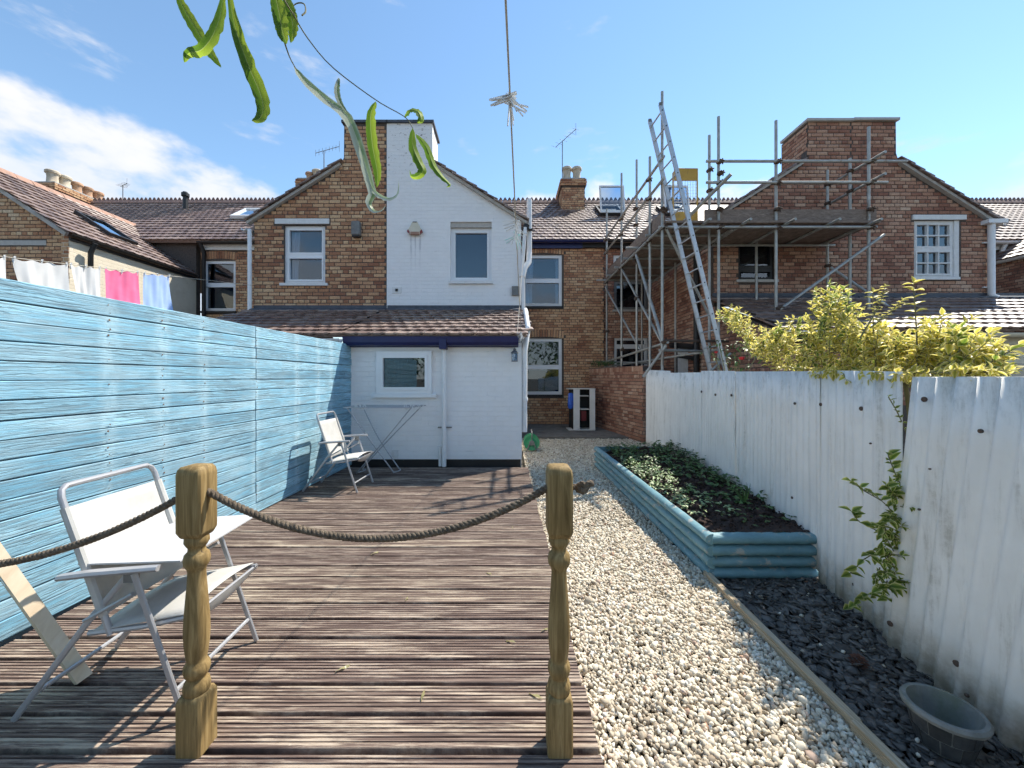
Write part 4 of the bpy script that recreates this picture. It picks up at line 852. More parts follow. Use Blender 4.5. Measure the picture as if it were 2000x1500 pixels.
def edging():
    t = thing('edging_board', 'pale grooved timber edging between gravel and slate', 'edging', (1.37, 1.7, -.1)); mb = MB(); pr = [(0, -.11), (0, -.022)]
    for i in range(4): z = -.10 + i * .018
    pr = [(1.350, -.12)] + [q for i in range(5) for q in ((1.350, -.105 + i * .016), (1.350, -.097 + i * .016), (1.353, -.096 + i * .016), (1.353, -.092 + i * .016))] + [(1.350, -.018), (1.353, -.015), (1.387, -.015), (1.390, -.018), (1.390, -.12)]
    for y0, y1, dx, dz in ((.8, 1.51, .0, 0.0), (1.515, 2.69, .012, -.004)):
        mb = MB(); mb.loft([[(x + dx + (.012 if y > 2 else 0), y, z + dz) for x, z in pr] for y in (y0, y1)]); mb.build('board', M['edge'], t)
edging()
# ------------------------------------------------------------------ raised bed
def bed():
    t = thing('raised_bed', 'raised planting bed of teal painted half-round logs', 'planter', (1.8, 4.3, -.1))
    r = .0385; c = .081
    def log(a, b, flipn):
        a, b = V(a), V(b); d = (b - a).normalized(); s_ = V((d.y, -d.x, 0)) * flipn; mb = MB(); rings = []; N = 12; K = 26
        for k in range(K + 1):
            p = a.lerp(b, k / K); rr = r * (1 + .05 * math.sin(k * 1.7 + a.z * 40)); rings.append([p + s_ * (math.cos(q) * rr * 1.35) + V((0, 0, math.sin(q) * rr)) for q in (math.pi * (j / N - .5) for j in range(N + 1))])
        mb.loft(rings); return mb
    for i in range(4):
        z = -.075 + .04 + c * i; e = random.uniform(-.006, .006)
        log((1.435 + e, 2.66, z), (1.42 + e, 6.02, z + .01), -1).build('log', M['log'], t, True)
        log((1.42, 2.70 + e, z), (2.16 + .004 * i, 2.70 + e, z), 1).build('log', M['log'], t, True)
        log((1.42, 6.0 + e, z + .01), (2.62, 6.0 + e, z + .01), -1).build('log', M['log'], t, True)
    mb = MB(); nx, ny = 16, 60; vs = []
    for j in range(ny + 1):
        y = 2.69 + 3.3 * j / ny
        for i in range(nx + 1):
            u = i / nx; x = 1.43 + u * (2.10 + .154 * (y - 2.06) - 1.43); vs.append((x, y, .16 + .07 * u + .05 * math.sin(u * 3.1) + .018 * math.sin(x * 37 + y * 29) * math.cos(y * 43) + random.uniform(-.008, .008)))
    mb.add(vs, [(j * (nx + 1) + i, j * (nx + 1) + i + 1, (j + 1) * (nx + 1) + i + 1, (j + 1) * (nx + 1) + i) for j in range(ny) for i in range(nx)]); mb.build('soil', M['soil'], t, 'all')
    n = 2600; P = np.column_stack([RNG.uniform(1.46, 2.3, n), RNG.uniform(2.75, 5.9, n)]); u = (P[:, 0] - 1.43) / (2.10 + .154 * (P[:, 1] - 2.06) - 1.43); ok = u < 1.0
    P, u = P[ok], u[ok]; z = .17 + .07 * u + .05 * np.sin(u * 3.1); S = .009 * RNG.lognormal(0, .5, (len(P), 1)) * np.array([[1.1, 1, .7]]); 
    o = stones('soil_crumbs', np.column_stack([P, z]), S, M['soil'], ico(), .2); o.parent = t; o.location = (-1.8, -4.3, .1); del o['category']
bed()
# ------------------------------------------------------------------ leaves
def leaf_shape(L, W, fold=.25, curl=.25, cols=5, rows=5):
    prof = [0.04, .62, 1.0, .86, .50, .03] if rows == 5 else [.04, 1.0, .7, .03]; us = [-1, -.58, 0, .58, 1] if cols == 5 else [-1, 0, 1]; v = []
    for j in range(rows + 1):
        t = j / rows
        for u in us: v.append((u * W / 2 * prof[j], t * L, abs(u) * W * fold * prof[j] - curl * L * t * t + .02 * L))
    n = len(us); f = [(j * n + i, j * n + i + 1, (j + 1) * n + i + 1, (j + 1) * n + i) for j in range(rows) for i in range(n - 1)]; return np.array(v), np.array(f), us * (rows + 1)
def orient(d, up):
    y = np.array(d, float); y /= np.linalg.norm(y) + 1e-9; x = np.cross(y, np.array(up, float)); x /= np.linalg.norm(x) + 1e-9; z = np.cross(x, y); return np.stack([x, y, z], 1)
class Foliage:
    def __init__(s): s.L = []
    def leaf(s, p, d, up, size): s.L.append((np.array(p, float), orient(d, up), size))
    def build(s, name, shape, m, parent, colfn=None, nparts=0, stuffname='foliage', kind='stuff'):
        v, f, us = shape; off = np.array(OFF[parent.name]); order = sorted(range(len(s.L)), key=lambda i: -s.L[i][2] / max(s.L[i][0][1], .2)); me = None
        def cols(k): return np.array([colfn(u) for u in us] * k, dtype=np.float32)
        for i in order[:nparts]:
            p, R, sz = s.L[i]
            if me is None:
                me = bpy.data.meshes.new(name); me.from_pydata([tuple(q) for q in v], [], [tuple(map(int, q)) for q in f]); me.materials.append(m); me.polygons.foreach_set('use_smooth', [True] * len(me.polygons))
                if colfn: a = me.color_attributes.new('Col', 'FLOAT_COLOR', 'POINT'); a.data.foreach_set('color', cols(1).ravel())
            o = bpy.data.objects.new(name, me); COL.objects.link(o); o.parent = parent; o.matrix_basis = Matrix.Translation(V(p - off)) @ (Matrix(R.tolist()) * sz).to_4x4()
        rest = [s.L[i] for i in order[nparts:]]
        if rest:
            A = np.concatenate([(v * sz) @ R.T + p - off for p, R, sz in rest]); Fc = np.concatenate([f + k * len(v) for k in range(len(rest))]); o = fast_mesh(stuffname, A, Fc, m, parent, True)
            if colfn: a = o.data.color_attributes.new('Col', 'FLOAT_COLOR', 'POINT'); a.data.foreach_set('color', cols(len(rest)).ravel())
            if kind: o['kind'] = kind
            return o
def varieg(u): return (.09, .17, .025, 1) if abs(u) < .1 else ((.30, .36, .06, 1) if abs(u) < .7 else (.86, .80, .36, 1))
def varieg_gold(u): return (.44, .44, .06, 1) if abs(u) < .1 else ((.84, .70, .15, 1) if abs(u) < .7 else (.95, .88, .52, 1))
def rv(a=1.0): return V((random.gauss(0, a), random.gauss(0, a), random.gauss(0, a)))
def sprig(fo, base, d, length, n, size, stems=None):
    d = V(d).normalized(); s0 = d.cross(V((.3, .2, 1))).normalized()
    if stems is not None: stems.tube([base, base + d * length * .5 + rv(.004), base + d * length], [.003, .0025, .0012], 4)
    for k in range(n):
        t = (k + .6) / n; p = base + d * length * t; s1 = s0 if k % 2 else d.cross(s0)
        for sg in (-1, 1):
            ld = (s1 * sg + d * (.45 + .5 * t) + rv(.22)).normalized(); fo.leaf(p, ld, V((0, -.15, 1)) + rv(.35) + d * .3, size * random.uniform(.65, 1.15) * (1 - .35 * t))
    fo.leaf(base + d * length, d + rv(.2), V((0, 0, 1)) + rv(.3), size * .6)
def fence_D(x, off=.06): return (1.722 + off) / max((x - VX) / F - .154, .05)
def euonymus():
    t = thing('euonymus_shrub', 'yellow variegated shrub spilling over the top of the white fence', 'shrub', (2.6, 2.6, -.1)); fo = Foliage(); fo2 = Foliage(); st = MB()
    top = [(1400, 598), (1440, 596), (1475, 636), (1510, 640), (1545, 618), (1575, 622), (1592, 566), (1615, 556), (1650, 572), (1690, 612), (1712, 640), (1760, 655), (1800, 640), (1850, 625), (1880, 640), (1905, 682), (1930, 672), (1965, 676), (1978, 700)]
    bot = [(1400, 622), (1440, 650), (1480, 690), (1520, 722), (1600, 734), (1700, 742), (1980, 742)]
    for k in range(900):
        x = random.uniform(1402, 1928); a, b = interp(top, x), interp(bot, x)
        if random.random() > (b - a) / 170 + .12: continue
        D = fence_D(x, .05) + random.uniform(.05, .50) * (.5 if x > 1850 else 1); y = a + 10 + (b - a - 6) * random.random() ** .9
        if 1660 < x < 1780 and y < 650 and random.random() < .6: continue
        p = at(x, y, D); cx = (1640 - x) / 420; sprig(fo2 if random.random() < .22 else fo, p - V((0, 0, .05)), V((-cx * .55 + random.gauss(0, .35), random.gauss(-.2, .4), .75)), .12, 4, .067, st)
    for k in range(60):
        x = random.uniform(1560, 1920); D = fence_D(x, .03) - .03; p = at(x, 728, D); sprig(fo, p, V((random.gauss(0, .5), -.8, random.gauss(-.15, .3))), .08, 3, .055, st)
    long = Foliage()
    for pts, sz, n in ((((1792, 735, 2.0), (1790, 650, 2.0), (1784, 555, 2.0)), .058, 8), (((1712, 735, 2.3), (1706, 650, 2.3), (1705, 572, 2.3)), .048, 8), (((1700, 640, 2.2), (1735, 612, 2.2), (1762, 588, 2.2)), .03, 6), (((1680, 660, 2.25), (1715, 600, 2.25), (1728, 560, 2.25)), .03, 6)):
        c = curve([at(*q) for q in pts], 14); st.tube(c, [.005 - .003 * k / 14 for k in range(15)], 5)
        for k in range(3, 15):
            d = (c[k] - c[k - 1]).normalized(); s_ = V((1, 0, 0)) if k % 2 else V((.3, -1, 0))
            for g in (-1, 1): long.leaf(c[k], s_ * g + d * .5 + rv(.15), V((0, -.3, 1)) + rv(.25), sz * random.uniform(.8, 1.1))
        long.leaf(c[-1], V((0, 0, 1)), V((0, -1, 0)), sz * .8)
    for k in range(7): MB().tube(curve([V((2.45 + .25 * k * .8, 1.8 + .42 * k, -.1)), V((2.3 + .08 * k, 1.8 + .4 * k, .7)), V((2.15 + .07 * k, 1.75 + .4 * k, 1.38))], 8), .011, 6).build('stem', M['stem'], t, True)
    st.build('twigs', M['stem'], t, kind='stuff'); sh = leaf_shape(1, .56); fo.L += [q for q in long.L]
    fo.build('leaf', sh, M['leafv'], t, varieg_gold, 220); fo2.build('leaf', sh, M['leafv'], t, varieg, 70, 'greener_foliage')
    # the same kind of plant coming through the gap
    t2 = thing('euonymus_seedling', 'small variegated shrub growing through the gap in the white fence', 'shrub', (1.95, 2.05, -.05)); fo = Foliage(); st = MB()
    for pts in (((1768, 1180, 2.02), (1742, 1100, 1.97), (1700, 1085, 1.95), (1660, 1120, 1.94)), ((1762, 1050, 2.02), (1735, 990, 1.97), (1690, 960, 1.95), (1662, 940, 1.94)), ((1764, 1120, 2.02), (1730, 1050, 1.95), (1680, 1020, 1.93), (1664, 1000, 1.93)), ((1770, 990, 2.02), (1750, 930, 1.97), (1735, 890, 1.95)), ((1758, 1180, 2.02), (1700, 1160, 1.95), (1662, 1185, 1.94)), ((1776, 860, 2.0), (1755, 810, 1.95), (1735, 775, 1.94)), ((1768, 1120, 2.02), (1745, 1140, 1.93), (1720, 1150, 1.9)), ((1766, 1020, 2.02), (1742, 1010, 1.93), (1722, 1030, 1.9)), ((1766, 960, 2.02), (1748, 965, 1.95), (1730, 950, 1.92))):
        c = curve([at(*q) for q in pts], 9); st.tube(c, .0028, 4)
        for k in range(2, 10):
            thin = pts[0][1] == 860; d = (c[k] - c[k - 1]).normalized()
            for g in (-1, 1): fo.leaf(c[k], V((g * .7, -.4, random.uniform(-.1, .5))) + d * .5 + rv(.3), V((0, -.6, .8)) + rv(.3), (.024 if thin else .055) * random.uniform(.7, 1.2))
    for k in range(34):
        x, y = random.choice(((1745, 1040), (1748, 1000), (1735, 1080), (1745, 1130), (1750, 960), (1720, 1110), (1730, 1050))); p = at(x + random.gauss(0, 14), y + random.gauss(0, 16), 1.98 + random.uniform(-.06, .03)); sprig(fo, p, V((-.5 + random.gauss(0, .5), -.6, random.gauss(.1, .5))), .07, 3, .045, st)
    st.build('twigs', M['stem'], t2, kind='stuff'); fo.build('leaf', sh, M['leafv'], t2, varieg, 150)
def weeds():
    base = lambda x, y: .16 + .07 * min(1, (x - 1.43) / .7) + .04
    t = thing('weed_patch', 'dark green leafy weeds covering the raised bed soil', 'weeds', (1.9, 4.5, .15)); t['kind'] = 'stuff'; fo = Foliage(); fp = Foliage()
    for k in range(340):
        y = 3.2 + 2.75 * random.random() ** .7; u = random.random(); x = 1.52 + u * (2.05 + .154 * (y - 2.06) - 1.52)
        if y < 4.2 and u < .55 and random.random() < .75: continue
        hh = .06 * (1 if y < 4.6 else 1.6) * random.uniform(.6, 1.4)
        for j in range(random.randint(4, 7)):
            a = random.uniform(0, 6.28); d = V((math.cos(a), math.sin(a), random.uniform(.15, .9))); fo.leaf(V((x, y, base(x, y) + hh * random.uniform(.0, .8))) + d * .01, d, V((0, 0, 1)) + rv(.25), random.uniform(.035, .07))
    for k in range(150):
        y = random.uniform(3.0, 5.3); x = 1.49 + random.random() ** 1.3 * .34
        for j in range(random.randint(4, 6)):
            a = random.uniform(0, 6.28); d = V((math.cos(a), math.sin(a), random.uniform(.2, .9))); fp.leaf(V((x, y, base(x, y) - .01 + .06 * random.random())), d, V((0, 0, 1)) + rv(.25), random.uniform(.028, .05))
    for k in range(60):
        y = random.uniform(2.8, 3.6); x = random.uniform(1.75, 2.15)
        for j in range(4):
            a = random.uniform(0, 6.28); fo.leaf(V((x, y, base(x, y) + .015)), V((math.cos(a), math.sin(a), .5)), V((0, 0, 1)) + rv(.3), random.uniform(.025, .045))
    sh = leaf_shape(1, .5, .2, .35, 3, 3); o = fo.build('leaf', sh, M['weed'], t, None, 0, 'weed_leaves', None); o2 = fp.build('leaf', sh, M['weed_pale'], t, None, 0, 'pale_weed_leaves', None)
    tg = thing('grass_tuft', 'spiky grass tuft at the foot of the white fence', 'grass', at(1452, 985, 3.3)); fo = Foliage()
    for j in range(12): fo.leaf(at(1452, 985, 3.28), V((random.gauss(0, .5), random.gauss(-.2, .3), 1)), V((0, -1, .2)), random.uniform(.12, .2))
    fo.build('blade', leaf_shape(1, .07, .2, .3, 3, 3), M['weed'], tg, None, 12)
    # ivy on the garden wall and a red rose behind the fence
    ti = thing('wall_top_weeds', 'dark ivy straggling along the brick garden wall top', 'ivy', (2.5, 10.4, 1.6)); fo = Foliage()
    for k in range(260):
        q = random.random(); y = 10.95 - 1.35 * q; x = 2.43 + (11 - y) * .19 + random.uniform(-.10, .12); fo.leaf((x, y, 1.66 + random.random() * .16 * (1 - .5 * q)), (random.gauss(0, 1), random.gauss(-.5, 1), random.gauss(.2, .5)), (0, -.3, 1), random.uniform(.04, .08))
    fo.build('leaf', sh, M['weed'], ti, None, 0, 'ivy_leaves', None)
    tr = thing('rose_bush', 'straggly rose with a red flower behind the white fence', 'rose', (2.9, 4.9, 0)); fo = Foliage(); st = MB()
    for (x, y) in ((1392, 688), (1405, 675), (1418, 684), (1436, 690), (1448, 680), (1462, 710), (1420, 706), (1440, 712), (1475, 700)):
        p = at(x, y, 5.0); st.tube(curve([V((2.95, 5.0, .6)), V(((2.95 + p.x) / 2, 5.0, 1.3)), p], 6), .006, 5)
        for j in range(9): fo.leaf(p + rv(.05), rv(1), V((0, 0, 1)) + rv(.3), random.uniform(.04, .065))
    st.build('twigs', M['stem'], tr, kind='stuff'); fo.build('leaf', sh, M['weed'], tr, None, 80)
    for (x, y, r) in ((1448, 703, .035), (1398, 690, .022)):
        p = at(x, y, 4.92); mb = MB()
        for k in range(9):
            a = k * 2.4; q = r * (.35 + .08 * k); d = V((math.cos(a), math.sin(a) * .8, .3)); s_ = V((-math.sin(a), math.cos(a), 0)); b = p + d * q * .5
            mb.add([b - s_ * q * .7, b + s_ * q * .7, b + s_ * q * .5 + d * q * .6 + V((0, 0, q * .9)), b - s_ * q * .5 + d * q * .6 + V((0, 0, q * .9))], [(0, 1, 2, 3)])
        mb.build('flower', M['red'], tr)
euonymus(); weeds()
WCOL = [(.14, .25, .025, 1), (.10, .20, .018, 1), (.12, .22, .02, 1), (.42, .50, .18, 1), (.30, .42, .04, 1), (.32, .44, .045, 1), (.36, .48, .06, 1)]  # darker and lighter leaf halves: the fold's shading put into the colour
WBACK = [(.58, .62, .52, 1), (.50, .55, .44, 1), (.44, .50, .36, 1), (.60, .64, .50, 1), (.22, .31, .13, 1), (.24, .33, .14, 1), (.42, .48, .33, 1)]
def willow():
    t = thing('willow_spray', 'hanging willow twig with long curled leaves overhead', 'twig', at(575, 30, .52)); D0 = .50
    tw = MB()
    for pts in (((548, -40, .5), (556, 0, .5), (575, 32, .51), (602, 76, .52), (650, 132, .53), (735, 196, .55), (790, 228, .56), (806, 250, .56)), ((590, 30, .51), (597, 22, .515), (594, 8, .52), (582, 6, .52), (572, 14, .515), (576, 34, .51)), ((432, -60, .46), (436, -20, .46), (440, 0, .46)), ((556, 84, .5), (566, 112, .51), (580, 138, .515))):
        c = curve([at(*q) for q in pts], 26); tw.tube(c, [.0011 - .0005 * k / 26 for k in range(27)], 6)
    tw.build('twig', M['stem'], t, True)
    def leaf(pts, w_, m='willow', tw0=.0, tw1=.5, fold=.07, tail=False):
        n = 26; c = curve([at(*q) for q in pts], n); mb = MB(); vs = []
        for k, p in enumerate(c):
            a = c[min(k + 1, n)] - c[max(k - 1, 0)]; a.normalize(); view = V((0, 1, 0)); side = a.cross(view); 
            if side.length < .05: side = V((1, 0, 0))
            side.normalize(); ang = tw0 + (tw1 - tw0) * k / n; nrm = side.cross(a); sd = side * math.cos(ang) + nrm * math.sin(ang); nn = sd.cross(a)
            s_ = k / n; prof = (s_ ** .55 * (1 - s_) ** (.75 if not tail else 1.1)) * (1.72 if not tail else 1.95) + .02; hw = w_ * 1.08 / F * p.y / 2 * prof * (1 + .05 * math.sin(k * 2.6))
            rf = .06 * math.sin(k * 1.9 + w_); vs += [p - sd * hw * (1 + rf) + nn * hw * (fold + rf * 2), p - sd * hw * .5 + nn * hw * fold * .4, p - sd * hw * .07, p - nn * hw * .05, p + sd * hw * .07, p + sd * hw * .5 + nn * hw * fold * .4, p + sd * hw * (1 - rf) + nn * hw * (fold - rf * 2)]
        mb.add(vs, [(7 * k + i, 7 * k + i + 1, 7 * k + i + 8, 7 * k + i + 7) for k in range(n) for i in range(6)]); mb.build('leaf', M[m], t, 'all', cols=[q for k in range(n + 1) for q in (WCOL if m == 'willow' else WBACK)])
    leaf(((344, -14, .46), (362, 22, .46), (388, 66, .46), (412, 105, .465), (432, 132, .47)), 26, 'willow', .1, .3)
    leaf(((436, -14, .45), (430, 30, .445), (414, 72, .44), (392, 98, .44), (368, 104, .45), (360, 122, .455)), 28, 'willow', .0, .9)
    leaf(((446, -18, .47), (460, 55, .47), (486, 130, .475), (508, 182, .48), (514, 214, .48), (506, 232, .478), (492, 236, .475)), 34, 'willow', -.2, .5)
    leaf(((534, -22, .5), (544, 20, .5), (552, 62, .5), (560, 86, .5)), 36, 'willow', .2, -.2)
    leaf(((556, -15, .51), (566, 20, .51), (572, 55, .51), (568, 84, .51)), 28, 'willow', .5, .0)
    leaf(((574, 130, .515), (596, 158, .52), (640, 196, .525), (676, 224, .53), (700, 280, .535), (718, 340, .54), (727, 376, .54), (720, 396, .54), (730, 412, .54), (746, 410, .54), (754, 398, .54)), 25, 'willow_back', .1, .7, .3, True)
    leaf(((662, 152, .53), (658, 176, .53), (664, 200, .53), (680, 222, .53)), 14, 'willow_back', .2, .2)
    leaf(((734, 198, .55), (724, 226, .55), (727, 280, .552), (737, 335, .555), (736, 366, .556)), 26, 'willow', -.3, .3)
    leaf(((722, 362, .54), (738, 380, .54), (760, 388, .54), (776, 378, .54), (779, 352, .54)), 13, 'willow_back', .3, .6, .3, True)
    leaf(((790, 228, .56), (802, 216, .555), (816, 218, .55), (822, 232, .55), (815, 240, .55)), 26, 'willow', .4, 1.0)
    leaf(((806, 250, .56), (806, 285, .56), (818, 315, .56), (826, 332, .56), (816, 344, .56), (803, 344, .56), (800, 332, .56)), 24, 'willow', .2, .9, .3, True)
    leaf(((812, 262, .56), (832, 286, .56), (846, 322, .56), (862, 344, .56), (878, 360, .56), (872, 366, .56)), 19, 'willow', .1, .8, .3, True)
willow()
# ------------------------------------------------------------------ fences and walls
def blue_fence():
    t = thing('timber_fence', 'tall blue painted fence of horizontal boards along the decking', 'fence', (-2.45, 3.5, 0)); n = 18; hgt = .1005
    for i in range(n):
        z0 = .012 + hgt * i
        for y0, y1 in ((.55, 3.737), (3.745, 5.83)):
            e = random.uniform(-.004, .004); mb = MB(); x0, x1 = xl(y0) + e, xl(y1) + e + random.uniform(-.003, .003); a = .0035; top = z0 + hgt - .0050 - random.uniform(0, .0015) + (.015 if i == n - 1 else 0)
            tilt = random.uniform(-.002, .002) if 0 < i < n - 1 else 0
            pr = lambda x, dz: [(x - .024, z0 - .012 + dz), (x - .021, z0 - .012 + dz), (x - .0205, z0 + dz), (x - .003, z0 + dz), (x, z0 + a + dz), (x, top - a + dz), (x - .003, top + dz), (x - .02, top + dz), (x - .024, top + dz)]
            K = 8; rings = []
            for k in range(K + 1):
                q = k / K; y = y0 + (y1 - y0) * q; rings.append([(x + .0012 * math.sin(7 * q + i), y, z) for x, z in pr(x0 + (x1 - x0) * q, tilt * q + .0012 * math.sin(q * 5 + i * 2.1))])
            mb.loft(rings); mb.build('fence_board', M['fence'], t)
    mb = MB()
    for y in NAILS + [1.2, .7]:
        for i in range(n):
            for dz in (.025, .072):
                if random.random() < .68: nail(mb, (xl(y) + .0045, y + random.gauss(0, .006), .012 + hgt * i + dz + random.uniform(-.008, .008)), random.uniform(.003, .0068))
    o = mb.build('nail', M['rednail'], t); o['kind'] = 'stuff'
    for y in (.9, 2.42, 3.74, 5.2): MB().box((xl(y) - .065, y, .89), (.075, .075, 1.76)).build('fence_post', M['fence'], t)
def nail(mb, p, r=.0058):
    p = V(p); mb.add([p + V((.0012, 0, 0))] + [p + V((0, r * math.cos(k * math.pi / 3), r * math.sin(k * math.pi / 3))) for k in range(6)], [(0, k + 1, (k + 1) % 6 + 1) for k in range(6)])
blue_fence()
def corrugated():
    t = thing('corrugated_fence', 'dirty white corrugated metal fence along the slate bed', 'fence', (2.3, 3.5, -.1))
    def fl(D, o=0): return V((2.04 + .154 * (D - 2.06) + o, D, 0))
    def sheet_(D0, D1, zb, zt, off=0.0, shear=0.0, lean_=0.0, pitch=.076, amp=.0085, rag=.02, A=None, B=None):
        a, b = (fl(D0, off), fl(D1, off)) if A is None else (V((*A, 0)), V((*B, 0))); L = (b - a).length; d = (b - a).normalized(); n = V((-d.y, d.x, 0)); K = int(L / pitch * 8); R = 5; mb = MB(); vs = []; rg = 0
        for k in range(K + 1):
            u = L * k / K; w_ = amp * math.sin(2 * math.pi * u / pitch); rg = rg * .7 + random.uniform(-1, 1) * rag * .35; z1 = zt(u / L) if callable(zt) else zt
            for r in range(R + 1):
                q = r / R; z = zb + (rg if r == 0 else 0) + (z1 - zb) * q; vs.append(a + d * (u + shear * q) + n * (w_ + .006 * math.sin(u * 3 + q * 2)) + V((lean_ * q, 0, z)))
        mb.add(vs, [(k * (R + 1) + r, (k + 1) * (R + 1) + r, (k + 1) * (R + 1) + r + 1, k * (R + 1) + r + 1) for k in range(K) for r in range(R)])
        k0 = len(mb.v); o = mb.build('corrugated_sheet', M['corr'], t, 'all'); md = o.modifiers.new('solid', 'SOLIDIFY'); md.thickness = .0015; return o
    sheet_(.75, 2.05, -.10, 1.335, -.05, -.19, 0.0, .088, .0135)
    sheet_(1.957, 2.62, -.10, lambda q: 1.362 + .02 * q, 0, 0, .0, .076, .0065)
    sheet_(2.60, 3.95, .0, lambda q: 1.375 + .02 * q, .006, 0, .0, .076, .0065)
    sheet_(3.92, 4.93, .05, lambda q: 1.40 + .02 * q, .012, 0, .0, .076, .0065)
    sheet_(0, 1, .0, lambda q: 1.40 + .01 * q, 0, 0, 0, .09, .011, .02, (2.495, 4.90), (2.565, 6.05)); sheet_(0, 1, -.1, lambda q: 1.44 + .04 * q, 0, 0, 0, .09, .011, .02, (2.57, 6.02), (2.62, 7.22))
    MB().bar(fl(1.93, .06) + V((0, 0, -.1)), fl(1.93, .06) + V((0, 0, 1.37)), .06, .05).build('fence_post', M['board'], t)
    for (x, y, r) in ((1682, 798, 5), (1603, 790, 4), (1552, 788, 3), (1805, 780, 6), (1915, 842, 5), (1668, 1142, 4), (1738, 1218, 6), (1868, 1296, 7), (1888, 1358, 4), (1483, 985, 5), (1547, 972, 3), (1428, 772, 3), (1397, 771, 3), (1370, 765, 3), (1795, 995, 2.5), (1700, 866, 2), (1816, 916, 2)):
        o = -.05 - .013 if x > 1735 else -.006
        D = (1.722 + o) / ((x - VX) / F - .154); p = at(x, y, D); rr = r / F * D * .85
        MB().tube([p + V((.004, 0, 0)), p - V((.003, 0, 0)), p - V((.006, 0, 0))], [rr, rr, rr * .55], 8).build('rusty_bolt', M['rust'], t, True)
corrugated()
def garden_wall():
    h = House.__new__(House); h.root = thing('garden_wall', 'weathered brick garden wall between the yard and the scaffolding', 'wall', (2.65, 9.6, -.1)); h.pieces = []; h.bm = M['brick_red']
    a, b = V((2.36, 11.0, 0)), V((2.89, 8.15, 0)); d = (b - a).normalized(); pl = Pl(a, (d.y, -d.x, 0)); L = (b - a).length; tp = [(0, 1.60), (L, 1.58)]
    w_ = h.wall('wall_core', pl, 0, L, tp, -.1, thick=.21); h.bricks(w_, pl, 0, L, [(0, 1.49), (L, 1.47)], -.1)
    n = int(L / .077)
    for i in range(n):
        u = (i + .5) * L / n; h.piece('brick', 'soldier', w_, pl.u, -pl.n, V((0, 0, 1)), pl.T(u, 1.525 + .0, .004), 1, .5)
        h.piece('brick', 'soldier', w_, pl.u, V((0, 0, -1)), -pl.n, pl.T(u, 1.602 - i * .02 / n, -.105), 1, .95)
    e = Pl(b, d); h.bricks(w_, e, 0, .2, [(0, 1.5), (.2, 1.5)], -.1)
    return h
GW = garden_wall()
# ------------------------------------------------------------------ posts and rope
def newel(name, x, y, label):
    t = thing(name, label, 'post', (x, y, 0)); c = V((x, y, 0)); s_ = .0445
    mb = MB(); q = .004; sq = lambda z, k: [c + V((a * s_ * k, b * s_ * k, z)) for a, b in ((-1, -.86), (-.86, -1), (.86, -1), (1, -.86), (1, .86), (.86, 1), (-.86, 1), (-1, .86))]
    mb.loft([sq(0, 1), sq(.185, 1), sq(.20, .86), sq(.203, .78)]); mb.build('base_block', M['post'], t, True)
    mb = MB(); mb.loft([sq(.762, .74), sq(.768, .84), sq(.785, 1), sq(.985, 1), sq(1.004, .93), sq(1.014, .78), sq(1.018, .45)]); mb.build('top_block', M['post'], t, True)
    prof = [(.034, .195), (.040, .207), (.0415, .222), (.038, .240), (.030, .252), (.030, .258), (.037, .268), (.0405, .284), (.039, .300), (.032, .312), (.030, .318), (.033, .335), (.0375, .375), (.0395, .42), (.038, .47), (.033, .54), (.0285, .60), (.027, .635), (.030, .648), (.0385, .662), (.0405, .680), (.037, .698), (.029, .706), (.0265, .713), (.0265, .722), (.031, .728), (.038, .742), (.037, .757), (.030, .770)]
    MB().lathe(c, prof, 28).build('turned_shaft', M['post'], t, True)
newel('newel_post', -1.118, 1.385, 'turned pine post standing beside the near folding chair')
newel('newel_post', .188, 1.385, 'turned pine post between the decking and the gravel')
def rope():
    mb = MB()
    def strand(pts, n, r=.0135, turns=22):
        c = curve(pts, n); 
        for s_ in range(3):
            path = []
            for k, p in enumerate(c):
                a = c[min(k + 1, n)] - c[max(k - 1, 0)]; a.normalize(); x = a.cross(V((0, 1, .1))).normalized(); y = a.cross(x); th = 2 * math.pi * (turns * k / n + s_ / 3); path.append(p + (x * math.cos(th) + y * math.sin(th)) * r * .52)
            mb.tube(path, r * .58, 7)
    def cat(a, b, sag, n=12): return [V(a).lerp(V(b), k / n) - V((0, 0, sag * (1 - (2 * k / n - 1) ** 2))) for k in range(n + 1)]
    strand(cat((-1.08, 1.385, .922), (.15, 1.385, .935), .178), 190, .0130, 26)
    strand(cat((-2.25, 1.36, .66), (-1.15, 1.385, .915), .10), 150, .0130, 24)
    strand([V((0.218, 1.385, .935)), V((0.253, 1.385, .937)), V((0.270, 1.375, .95)), V((0.280, 1.39, .93)), V((0.263, 1.40, .92)), V((0.256, 1.38, .935)), V((0.274, 1.37, .925)), V((0.293, 1.375, .952)), V((0.306, 1.38, .948))], 60, .011, 7)
    tag(mb.build('rope', M['rope'], None, 'all'), 'twisted hemp rope slung between the turned posts', 'rope')
rope()
